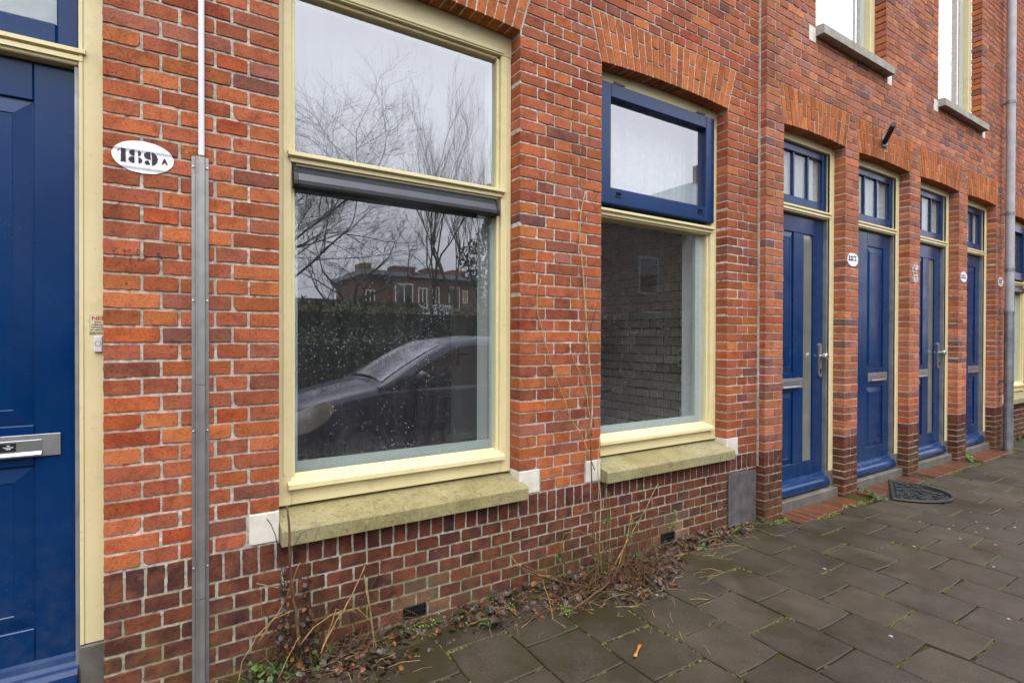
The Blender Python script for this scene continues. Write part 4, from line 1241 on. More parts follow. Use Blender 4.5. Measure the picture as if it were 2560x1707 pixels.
# doormat
A_ = Vector((5.00, -.318, 0)); B_ = Vector((5.615, -.048, 0)); ex = (B_ - A_).normalized(); ey = Vector((ex.y, -ex.x, 0)); L_ = (B_ - A_).length
Mid = (A_ + B_) / 2; zt = .012
T = thing('doormat', 'black rubber half-moon doormat with scrollwork on the red clinker strip', 'doormat', (Mid.x, Mid.y, 0))
def mp(u, v, z=zt): p = Mid + ex * u + ey * v; return Vector((p.x, p.y, z))
edge = [mp(-L_ / 2, 0), mp(L_ / 2, 0)]
curve = [mp(L_ / 2 * math.cos(t), .415 * math.sin(t)) for t in [math.pi * k / 28 for k in range(29)]]
g = G()
g.tube([mp(-L_ / 2, 0), mp(0, 0), mp(L_ / 2, 0)], .013, 6); g.tube(curve, .013, 6)
g.tube([mp(-L_ / 2 + .02, .035), mp(0, .035), mp(L_ / 2 - .02, .035)], .006, 6)
g.tube([mp((L_ / 2 - .035) * math.cos(t), .38 * math.sin(t)) for t in [math.pi * k / 24 for k in range(1, 24)]], .006, 6)
part('rim', g, 'rubber', T)
g = G(); rr = random.Random(3)
for k in range(46):
    for _ in range(30):
        u = rr.uniform(-.28, .28); v = rr.uniform(.05, .36)
        if (u / .30) ** 2 + (v / .37) ** 2 < .92: break
    r0 = rr.uniform(.018, .040); a0 = rr.uniform(0, 6.28); sg = rr.choice((-1, 1))
    g.tube([mp(u + r0 * (1 - t) * math.cos(a0 + sg * 5.2 * t), v + r0 * (1 - t) * math.sin(a0 + sg * 5.2 * t), zt + .002) for t in [i / 9 for i in range(9)]], .0052, 5)
part('scrollwork', g, 'rubber', T, kind='stuff')
g = G(); g.add([(p.x, p.y, .0075) for p in [mp((L_ / 2) * math.cos(t), .41 * math.sin(t)) for t in [math.pi * k / 24 for k in range(25)]]], [tuple(range(25))]); part('mat_base', g, 'rubber', T, fix=False)

# ------------------------------------------------------------------ plants and litter along the foot of the wall
def tube_thing(name, lab, cat, stems, loc=None):
    T = thing(name, lab, cat, loc)
    for (pts, rad, mat) in stems:
        g = G(); P = [Vector(p) for p in pts]
        Q = []
        for i in range(len(P) - 1):
            for k in range(3):
                t = k / 3; q = P[i].lerp(P[i + 1], t); q += Vector((rr.uniform(-1, 1), rr.uniform(-1, 1), rr.uniform(-1, 1))) * min(.004, rad)
                Q.append(q)
        Q.append(P[-1])
        n = len(Q)
        g.tube(Q, [rad * lerp(1, .55, k / n) * rr.uniform(.88, 1.12) for k in range(n)], 5)
        part('stem', g, mat, T, smooth=True)
    return T
def px(L, y0, y1=None):
    y1 = y0 if y1 is None else y1
    return [pix(u, v, lerp(y0, y1, i / max(1, len(L) - 1))) for i, (u, v) in enumerate(L)]
def leaves(pts, size, mat, n, spread, parent, name='leaves', flat=.3):
    g = G()
    for k in range(n):
        c = rr.choice(pts); p = Vector(c) + Vector((rr.gauss(0, spread), rr.gauss(0, spread * .7), abs(rr.gauss(0, spread * .6))))
        if p.y > -.006: p.y = -.006 - rr.random() * .02
        add_leaf(g, p, size * rr.uniform(.5, 1.2), flat)
    return part(name, g, mat, parent, fix=False, kind='stuff')
def add_leaf(g, p, s, flat=.3, lobes=False):
    a = rr.uniform(0, 6.28); d = Vector((math.cos(a), math.sin(a), rr.gauss(0, flat)));  d.normalize()
    up_ = Vector((rr.gauss(0, flat * 1.3), rr.gauss(0, flat * 1.3), 1)).normalized(); sd_ = d.cross(up_).normalized(); up_ = sd_.cross(d)
    cur = rr.uniform(-.15, .35) * s
    if lobes:
        prof = [(0, .05), (.15, .28), (.3, .14), (.45, .42), (.6, .18), (.75, .3), (1, 0)]
    else: prof = [(0, .03), (.25, .34), (.55, .38), (.8, .2), (1, 0)]
    vs = []; 
    for t, wv in prof:
        c = p + d * (t * s) + up_ * (cur * t * (1 - t) * 2)
        fold = up_ * (wv * s * rr.uniform(0, .35))
        vs += [c - sd_ * wv * s + fold, c, c + sd_ * wv * s + fold]
    fs = []
    for i in range(len(prof) - 1):
        o = 3 * i; fs += [(o, o + 1, o + 4, o + 3), (o + 1, o + 2, o + 5, o + 4)]
    g.add(vs, fs)

rr = random.Random(12)
T = tube_thing('dead_weed', 'dead brown weed with a thick stem against the large window sill', 'weed', [
    (px([(690, 1490), (683, 1440), (676, 1380), (669, 1300), (664, 1230), (660, 1160)], -.13, -.085), .0066, 'brown_stem'),
    (px([(640, 1530), (648, 1450), (655, 1390), (652, 1330), (640, 1260), (628, 1215), (612, 1190)], -.10, -.03), .0026, 'dark_stem'),
    (px([(655, 1400), (660, 1330), (672, 1260), (690, 1225), (712, 1213)], -.10, -.07), .0018, 'dark_stem'),
    (px([(700, 1520), (706, 1450), (710, 1390), (708, 1330), (698, 1290)], -.10, -.05), .0030, 'dark_stem'),
    (px([(590, 1340), (620, 1345), (655, 1352), (680, 1362)], -.09, -.10), .0022, 'straw'),
    (px([(543, 1580), (556, 1520), (590, 1460), (630, 1420), (668, 1402)], -.14, -.12), .0026, 'straw'),
    (px([(592, 1478), (625, 1425), (655, 1380), (668, 1340), (690, 1290)], -.11, -.08), .0028, 'straw'),
    (px([(598, 1345), (600, 1390), (602, 1420)], -.09), .0016, 'straw'),
    (px([(630, 1265), (612, 1250), (575, 1252)], -.035), .0012, 'dark_stem'),
    (px([(690, 1480), (720, 1440), (760, 1410), (800, 1400), (822, 1408)], -.15, -.10), .0026, 'straw'),
    (px([(640, 1560), (665, 1500), (690, 1460)], -.17), .0026, 'straw'),
    ], pixg(680, 1500))
# withered clumps on the dark stems
def withered(T, spots, size=.018):
    g = G()
    for (u, v, y) in spots:
        for k in range(34):
            add_leaf(g, pix(u, v, y) + Vector((rr.gauss(0, .007), rr.gauss(0, .006), rr.gauss(0, .022))), size * rr.uniform(.6, 1.4), 1.2)
    part('withered_leaves', g, 'litter', T, fix=False, kind='stuff')
withered(T, [(652, 1395, -.09), (650, 1345, -.09), (655, 1440, -.10), (706, 1400, -.09), (708, 1440, -.1), (704, 1350, -.08), (640, 1460, -.1), (660, 1480, -.1), (712, 1470, -.1)])
tube_thing('dry_stalk', 'pale leaning dry stalk rising from the litter left of the vent', 'weed', [
    (px([(735, 1500), (765, 1440), (790, 1400), (815, 1350), (838, 1300)], -.16, -.06), .0036, 'straw'),
    (px([(826, 1375), (845, 1380), (862, 1378)], -.09), .0016, 'brown_stem'),
    ], pixg(735, 1500))
tube_thing('dry_stalk', 'split pale dry stalk standing just left of the vent', 'weed', [
    (px([(838, 1318), (846, 1380), (856, 1440), (866, 1500), (872, 1545)], -.07, -.16), .0032, 'straw'),
    (px([(842, 1350), (852, 1410), (858, 1470), (858, 1540)], -.07, -.15), .0024, 'straw'),
    (px([(796, 1400), (822, 1396), (850, 1425), (866, 1470)], -.09, -.12), .0018, 'straw'),
    (px([(740, 1490), (762, 1430), (772, 1398), (790, 1402)], -.15, -.10), .0020, 'straw'),
    ], pixg(862, 1520))
tube_thing('vine', 'long dead climbing vine up the brick pier between the two windows', 'vine', [
    (px([(1372, 1385), (1368, 1300), (1362, 1200), (1360, 1100), (1356, 1000)], -.12, -.030), .0055, 'brown_stem'),
    (px([(1357, 1005), (1360, 920), (1356, 860), (1350, 780), (1344, 700), (1338, 620), (1332, 560), (1332, 500), (1345, 440)], -.030, -.008), .0056, 'vine_straw'),
    (px([(1366, 1080), (1340, 1010), (1310, 960), (1275, 860), (1250, 780), (1236, 720), (1234, 680), (1243, 640)], -.03, -.008), .0034, 'vine_straw'),
    (px([(1360, 1000), (1348, 900), (1320, 830), (1306, 790)], -.02, -.008), .0028, 'vine_straw'),
    (px([(1352, 770), (1372, 700), (1382, 640)], -.012, -.015), .0016, 'dark_stem'),
    (px([(1346, 640), (1335, 620), (1310, 590), (1300, 580)], -.010), .0014, 'dark_stem'),
    (px([(1335, 520), (1350, 490), (1382, 470)], -.010), .0012, 'dark_stem'),
    (px([(1376, 1300), (1380, 1150), (1372, 1060), (1378, 1000)], -.09, -.02), .0034, 'vine_straw'),
    (px([(1388, 1320), (1396, 1200), (1390, 1120), (1376, 1050)], -.10, -.03), .0020, 'green_stem'),
    (px([(1364, 980), (1352, 900), (1348, 840)], -.012), .0030, 'straw'),
    (px([(1333, 470), (1328, 400), (1334, 340)], -.008), .0012, 'straw'),
    ], pixg(1372, 1385))
T = tube_thing('bramble_heap', 'heap of broken dead canes and twigs on the pavement beside the pier', 'twig heap', [
    (px([(1188, 1300), (1240, 1322), (1290, 1336), (1340, 1345), (1400, 1352)], -.10, -.22), .0048, 'brown_stem'),
    (px([(1200, 1296), (1260, 1330), (1310, 1345), (1360, 1352)], -.09, -.20), .0050, 'brown_stem'),
    (px([(1318, 1397), (1350, 1376), (1380, 1352), (1410, 1325), (1432, 1290), (1440, 1230)], -.40, -.08), .0068, 'brown_stem'),
    (px([(1362, 1340), (1372, 1310), (1380, 1270)], -.2, -.1), .0052, 'brown_stem'),
    (px([(1440, 1386), (1500, 1375), (1560, 1348), (1590, 1318)], -.34, -.25), .0030, 'straw'),
    (px([(1450, 1340), (1480, 1325), (1515, 1318), (1530, 1322)], -.2, -.22), .0085, 'straw'),
    (px([(1175, 1275), (1190, 1300), (1220, 1318), (1270, 1322)], -.04, -.14), .0022, 'straw'),
    (px([(1395, 1330), (1430, 1260), (1470, 1190), (1512, 1110)], -.15, -.04), .0036, 'straw'),
    (px([(1410, 1330), (1440, 1240), (1450, 1180)], -.16, -.08), .0032, 'straw'),
    (px([(1246, 1330), (1262, 1380), (1270, 1420), (1300, 1440)], -.16, -.50), .0022, 'straw'),
    (px([(1300, 1318), (1340, 1310), (1400, 1330), (1450, 1310)], -.14, -.2), .0026, 'brown_stem'),
    (px([(1470, 1342), (1530, 1330), (1600, 1300), (1690, 1275)], -.22, -.16), .0026, 'dark_stem'),
    (px([(1420, 1350), (1450, 1330), (1490, 1300), (1530, 1285)], -.18, -.1), .0040, 'brown_stem'),
    (px([(1290, 1330), (1335, 1400)], -.2, -.42), .0026, 'brown_stem'),
    ], pixg(1400, 1370))
g = G()
for (cu, cv, n_, sp, hh) in ((1400, 1350, 95, .20, .30), (1480, 1320, 45, .18, .16), (690, 1520, 60, .14, .26), (800, 1510, 30, .12, .16), (1160, 1400, 22, .12, .10)):
    c0 = pixg(cu, cv)
    for k in range(n_):
        p = Vector((c0.x + rr.gauss(0, sp * .7), min(-.02, c0.y + rr.gauss(0, .05)), 0)); a = rr.uniform(0, 6.283); L_ = rr.uniform(.08, .34); h = hh * rr.random() ** 1.6
        q = p + Vector((math.cos(a) * L_, math.sin(a) * L_ * .45, 0)); q.y = min(q.y, -.012); q.z = .006 + h * rr.random() * .6
        m_ = (p + q) / 2 + Vector((rr.gauss(0, .02), 0, h)); m_.y = min(m_.y, -.012); p.z = .002
        g.tube([p, p.lerp(m_, .5) + Vector((0, 0, h * .18)), m_, m_.lerp(q, .5) + Vector((0, 0, h * .12)), q], [.0017, .0017, .0014, .0012, .0009], 4)
part('tangle', g, 'brown_stem', T, kind='stuff', fix=False)
T = tube_thing('drooping_weed', 'living green weed with a drooping stem in front of the dark plinth', 'weed', [
    (px([(1385, 1345), (1380, 1290), (1376, 1240), (1330, 1218), (1295, 1225), (1284, 1280)], -.13, -.06), .0022, 'green_stem'),
    (px([(1395, 1340), (1400, 1260), (1402, 1180), (1398, 1130)], -.13, -.07), .0020, 'green_stem'),
    (px([(1420, 1320), (1455, 1190), (1490, 1172), (1548, 1175)], -.12, -.04), .0018, 'green_stem'),
    (px([(1548, 1172), (1545, 1210)], -.05), .0016, 'green_stem'),
    ], pixg(1390, 1345))
leaves([pix(1284, 1280, -.06), pix(1440, 1232, -.09), pix(1370, 1275, -.1), pix(1465, 1275, -.1), pix(1505, 1258, -.09), pix(1400, 1200, -.07), pix(1548, 1180, -.05), pix(1545, 1215, -.05), pix(1412, 1262, -.1)], .026, 'weed_leaf', 64, .012, T, 'leaves', .8)
def weed(lab, spots, n, size, spread, mat='weed_leaf'):
    P_ = [pixg(u, v) for u, v in spots]; c = sum(P_, Vector()) / len(P_); c.z = 0
    T = thing('weed', lab, 'weed', c)
    leaves(P_, size, mat, n, spread, T, 'leaves', .55)
    g = G()
    for k in range(max(3, n // 14)):
        p = rr.choice(P_); q = Vector(p) + Vector((rr.gauss(0, spread), rr.gauss(0, spread), spread * rr.uniform(.5, 1.3)))
        if q.y > -.005: q.y = -.01
        g.tube([p - Vector((0, 0, .01)), (Vector(p) + q) / 2 + Vector((0, 0, .005)), q], .0012, 4)
    part('stalks', g, 'green_stem', T, kind='stuff')
weed('leafy dark green weed clump below the brown dead weed', [(640, 1545), (680, 1530), (610, 1560), (720, 1535), (650, 1500), (590, 1550)], 190, .030, .038)
weed('green leaves sprouting among the dead canes beside the pier', [(1370, 1310), (1440, 1300), (1465, 1290), (1400, 1330), (1500, 1300)], 70, .030, .035)
weed('low green seedlings between the vent and the leaf litter', [(1090, 1400), (1120, 1380), (1085, 1430), (1120, 1440)], 46, .022, .022)
weed('bright green chickweed right under the vent', [(950, 1452), (975, 1440), (930, 1460), (1000, 1432)], 150, .009, .020, 'bright_leaf')
weed('bright chickweed patch where the plinth meets the pavement slabs', [(1165, 1390), (1180, 1400), (1155, 1375)], 130, .010, .020, 'bright_leaf')
weed('tiny bright seedling patch in the paving joint near the twig heap', [(1300, 1392), (1292, 1400), (1306, 1408)], 60, .009, .014, 'bright_leaf')
weed('green weeds against the wall below the small window vent', [(1590, 1250), (1640, 1240), (1620, 1262), (1690, 1225), (1560, 1262)], 90, .020, .022)
weed('bright green plant at the foot of the pier by the third narrow door', [(2208, 1046), (2222, 1052), (2232, 1058)], 70, .032, .030, 'bright_leaf')
weed('weeds and dead leaves between the first red clinker strip and the doormat', [(1985, 1130), (2000, 1140), (2015, 1150)], 60, .028, .030)
weed('grass tuft at the corner of the first red clinker strip', [(1960, 1163), (1975, 1158), (1945, 1168)], 90, .014, .022, 'bright_leaf')
weed('weeds at the base of the first brick pier beside the sheet panel', [(1755, 1198), (1775, 1205), (1800, 1196), (1735, 1208)], 80, .016, .022)
weed('small weeds beyond the drainpipe foot', [(2338, 1012), (2345, 1005)], 40, .04, .03)

# leaf litter
g = G(); g2 = G(); g3 = G()
def dens(x): return .25 + 1.5 * math.exp(-((x - .62) / .22) ** 2) + 1.0 * math.exp(-((x - 1.35) / .22) ** 2) + 2.6 * math.exp(-((x - 2.10) / .42) ** 2) + .8 * math.exp(-((x - 2.9) / .3) ** 2)
def wid(x): return .10 + .10 * math.exp(-((x - .65) / .25) ** 2) + .06 * math.exp(-((x - 1.3) / .25) ** 2) + .17 * math.exp(-((x - 2.05) / .4) ** 2)
k = 0
while k < 2100:
    x = rr.uniform(.2, 3.5)
    if rr.random() > dens(x) / 2.9: continue
    wv = wid(x); y = -abs(rr.gauss(0, wv * .8)) - .012
    if y < -wv * 1.65: continue
    z = .003 + rr.random() ** 2 * .045 * math.exp(-(abs(y) / wv) ** 2) * min(1.3, dens(x))
    add_leaf(g, Vector((x, y, z)), rr.uniform(.013, .044), .42, rr.random() < .45); k += 1
o = part('leaf_litter', g, 'litter', fix=False); o['kind'] = 'stuff'; o['label'] = 'dead brown leaves drifted along the foot of the plinth'; o['category'] = 'leaves'
for k in range(900):
    x = rr.uniform(.2, 3.5)
    if rr.random() > dens(x) / 2.9 + .03: continue
    wv = wid(x) * 1.15; y = -abs(rr.gauss(0, wv)) - .01
    a = rr.gauss(0, 1.1); L_ = rr.uniform(.02, .13); z = .004 + rr.random() ** 2 * .05 * math.exp(-(abs(y) / wv) ** 2)
    d = Vector((math.cos(a), math.sin(a), rr.gauss(0, .12))) * L_
    p = Vector((x, y, z)); q = p + d; q.y = min(q.y, -.008); q.z = max(q.z, .004)
    m_ = (p + q) / 2 + Vector((rr.gauss(0, .006), rr.gauss(0, .006), abs(rr.gauss(0, .006))))
    (g2 if rr.random() < .6 else g3).tube([p, m_, q], rr.uniform(.0006, .0016), 4)
o = part('twig_litter', g2, 'straw', fix=False); o['kind'] = 'stuff'; o['label'] = 'thin straw-coloured twigs scattered over the leaf litter'; o['category'] = 'twigs'
o = part('twig_litter', g3, 'dark_stem', fix=False); o['kind'] = 'stuff'; o['label'] = 'dark broken twigs scattered over the leaf litter'; o['category'] = 'twigs'
# soil drifted against the wall
vs = []; fs = []; NX, NY = 190, 12
for i in range(NX + 1):
    x = lerp(.05, 3.56, i / NX); wv = wid(x) * 1.35 * (.75 + .5 * mnoise.noise(Vector((x * 5, 3, 0))))
    for k in range(NY + 1):
        t = k / NY; y = -.001 - t * wv * 1.3
        h = .018 * (1 - t) ** 1.3 * (.6 + .5 * dens(x) / 2) + .006 * mnoise.noise(Vector((x * 18, y * 18, 1))) * (1 - t) - .006 * t + (.0 if k < NY else -.008)
        vs.append((x, y, h))
for i in range(NX):
    for k in range(NY):
        a = i * (NY + 1) + k; fs.append((a, a + 1, a + NY + 2, a + NY + 1))
o = part('soil_drift', G().add(vs, fs), 'soil', smooth=True); o['kind'] = 'stuff'; o['label'] = 'dark soil drifted against the foot of the wall'; o['category'] = 'soil'

# moss in the joints
g = G()
def tuft(x, y, s):
    if y > -.006: return
    a = rr.uniform(0, 3.14); h = s * rr.uniform(.5, .9); c = (x, y, -.006 + h)
    vs = [c] + [(x + s * math.cos(a + t) * rr.uniform(.6, 1.2), y + s * math.sin(a + t) * rr.uniform(.6, 1.2), -.008) for t in (0, 1.26, 2.5, 3.77, 5.03)]
    g.add(vs, [(0, 1, 2), (0, 2, 3), (0, 3, 4), (0, 4, 5), (0, 5, 1)])
for (a, (xa, xb, ya, yb)) in sc_[:260]:
    if a <= 0: continue
    for k in range(80):
        side = rr.random()
        if side < .62: x = rr.uniform(xa, xb); y = ya - .002
        else: x = xa - .002; y = rr.uniform(ya, yb)
        nv = mnoise.noise(Vector((x * 3.2, y * 3.2, 0))) + .35 * mnoise.noise(Vector((x * 14, y * 14, 5)))
        if nv + .30 * math.exp(y / .5) > .10: tuft(x + rr.gauss(0, .002), y + rr.gauss(0, .002), rr.uniform(.0035, .0085))
for (s0, s1, yy) in door_strips:
    for k in range(260): tuft(rr.uniform(s0, s1 + .1), yy - .002 + rr.gauss(0, .012), rr.uniform(.004, .012))
for k in range(260): tuft(rr.uniform(3.56, 3.84), -.075 - abs(rr.gauss(0, .025)), rr.uniform(.004, .012))
o = part('joint_moss', g, 'moss', fix=False); o['kind'] = 'stuff'; o['label'] = 'yellow-green moss growing in the paving joints'; o['category'] = 'moss'
# pale spots of old gum and seed husks on the slabs
g = G()
spots = [(2112, 1197), (2180, 1213), (2190, 1206), (2242, 1221), (2205, 1236), (2268, 1212), (2330, 1210), (2480 * .92, 1300), (2100, 1254), (1795, 1180), (2286, 1250), (2352 * .985, 1420), (2230, 1175), (2150, 1170)]
for (u, v) in spots + [(rr.uniform(1500, 2340), rr.uniform(1180, 1540)) for _ in range(6)]:
    c = pixg(u, v, .003); r0 = rr.uniform(.005, .011); n = 9
    rad = [r0 * rr.uniform(.75, 1.2) for _ in range(n)]
    vs = [(c.x + rad[k] * math.cos(6.283 * k / n), c.y + rad[k] * math.sin(6.283 * k / n), .0015) for k in range(n)] + [(c.x + rad[k] * .7 * math.cos(6.283 * k / n), c.y + rad[k] * .7 * math.sin(6.283 * k / n), .0042) for k in range(n)]
    g.add(vs, [tuple(range(n, 2 * n))] + [(k, (k + 1) % n, n + (k + 1) % n, n + k) for k in range(n)])
o = part('gum_spots', g, 'gum', fix=False); o['kind'] = 'stuff'; o['label'] = 'pale flattened gum spots on the paving slabs'; o['category'] = 'gum spots'
a = pixg(1470, 1480, .004); b = pixg(1458, 1508, .004)
g = G(); g.tube([a, a.lerp(b, .25), a.lerp(b, .5), a.lerp(b, .75), b], [.009, .007, .004, .007, .009], 8)
me = g.mesh('wood_chip', True)
for v in me.vertices: v.co.z = .003 + max(0, (v.co.z - .004)) * .35 + .002
tag(part('orange_chip', me, 'orange_peel'), 'bright orange chip lying on a paving slab', 'chip')
a = pixg(1150, 1424, .03); g = G(); add_leaf(g, a, .075, .15); tag(part('curled_leaf', g, 'litter', fix=False), 'pale brown flat leaf strip on the litter right of the vent', 'leaf')
# ------------------------------------------------------------------ the rooms behind the glass
RM = thing('room', 'dim empty room seen through the windows of the left house', 'room', (1.7, 2.0, 0))
g = G(); g.box(-.15, 3.60, .30, 6.8, .02, .12); part('floor', g, 'floor_dark', RM)
g = G(); g.box(-.15, 3.60, .30, 6.8, 3.06, 3.16); part('ceiling', g, 'ceiling_paint', RM)
g = G(); g.box(-.15, -.05, .30, 6.8, .12, 3.06); g.box(1.2, 3.60, 6.7, 6.8, .12, 3.06); g.box(-.05, 1.2, 6.7, 6.8, .12, .9); g.box(-.05, 1.2, 6.7, 6.8, 2.75, 3.06)
g.box(-.15, .31, .215, .30, .10, 3.1); g.box(1.53, 2.03, .215, .30, .10, 3.1); g.box(3.27, 3.6, .215, .30, .10, 3.1)
g.box(.31, 1.53, .215, .30, .02, .60); g.box(2.03, 3.27, .215, .30, .02, .60); g.box(.31, 1.53, .215, .30, 2.95, 3.1); g.box(2.03, 3.27, .215, .30, 2.95, 3.1)
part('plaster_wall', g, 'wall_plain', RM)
# bare brick party wall on the right
g = G(); g.box(3.486, 3.60, .30, 6.7, .12, 3.06); PW = part('party_wall', g, 'dark_hole', RM, label='bare brown brick party wall inside')
BJ = G(); r9 = random.Random(9)
for i in range(38):
    z = .14 + i * .076; y = .31 + (0 if i % 2 else -.08)
    while y < 4.2:
        vs, fs = brick_geo([(y, z), (y + .152, z), (y + .152, z + .066), (y, z + .066)], .02, r9, .0022)
        dx = r9.uniform(-.003, .003)
        BJ.add([(3.478 + dx + b, max(.3, a), c) for a, b, c in vs], fs); y += .162
part('brickwork', BJ, 'inner_i', PW, kind='stuff')
for (u, v, two) in ((1567, 822, True), (1571, 950, False)):
    dd = pix(u, v, 1.0) - CAMP; t = 3.472 / dd.x; c = CAMP + dd * t
    S_ = group_part('wall_socket', RM, c)
    g = G(); g.box(3.462, 3.476, c.y - .042, c.y + .042, c.z - (.075 if two else .042), c.z + (.075 if two else .042), .004); part('socket_plate', g, 'socket', S_)
    g = G()
    for dz in ((-.036, .036) if two else (0,)):
        n = 14; g.add([(3.4612, c.y + .024 * math.cos(6.283 * k / n), c.z + dz + .024 * math.sin(6.283 * k / n)) for k in range(n)], [tuple(range(n))])
    part('socket_hole', g, 'panel_grey', S_, fix=False)
RW = group_part('added_rear_window', RM, (.57, 6.7, .9))  # unseen window added in the back wall to bring daylight into the room
g = G(); ring(g, -.05, 1.2, .9, 2.75, .07, 6.72, 6.78, .004); part('frame', g, 'door_white', RW)
g = G(); g.box(-.05, 1.2, 6.66, 6.664, .85, 2.78); part('net_curtain', g, 'sheer', RW)
# white inner door standing ajar
a = Vector((2.67, 3.20, 0)); b = Vector((3.44, 3.54, 0)); ex = (b - a).normalized(); ey = Vector((-ex.y, ex.x, 0))
def slab(g, u0, u1, v0, v1, z0, z1):
    vs = [a + ex * u + ey * v + Vector((0, 0, z)) for u in (u0, u1) for v in (v0, v1) for z in (z0, z1)]
    g.add(vs, [(0, 1, 3, 2), (4, 6, 7, 5), (0, 4, 5, 1), (2, 3, 7, 6), (0, 2, 6, 4), (1, 5, 7, 3)])
T = thing('inner_door', 'white flush inner door standing ajar behind the large window', 'door', (2.67, 3.2, .12))
g = G(); slab(g, 0, .84, 0, .04, .13, 2.12); part('leaf', g, 'door_white', T)
g = G(); slab(g, .05, .085, -.012, -.001, 1.02, 1.24); slab(g, .06, .19, -.06, -.045, 1.14, 1.16); slab(g, .06, .075, -.06, 0, 1.14, 1.16); part('handle', g, 'dark_iron', T)
g = G(); g.box(3.05, 3.38, 6.60, 6.66, .12, 2.3); part('pale_panel', g, 'door_white', RM)
g = G(); g.box(3.44, 3.476, .3, 3.2, .12, .20); part('skirting', g, 'door_white', RM)
# hall behind the left door and rooms behind the far window
for nm, x0, x1, y0, lab in (('hall', -1.6, -.2, .22, 'dark hall behind the blue left door'), ('room', 8.7, 12.0, .32, 'dim room behind the far blue sash window'), ('hall', 3.62, 8.60, .20, 'dark halls behind the four narrow blue doors')):
    T = thing(nm, lab, nm, ((x0 + x1) / 2, y0 + 1, 0))
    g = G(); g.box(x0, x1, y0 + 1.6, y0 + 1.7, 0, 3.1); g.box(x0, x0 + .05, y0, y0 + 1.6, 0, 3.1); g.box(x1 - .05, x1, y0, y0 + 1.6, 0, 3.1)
    g.box(x0 + .05, x1 - .05, y0, y0 + 1.6, 0, .05); g.box(x0 + .05, x1 - .05, y0, y0 + 1.6, 3.05, 3.1); part('plaster_wall', g, 'wall_plain', T)

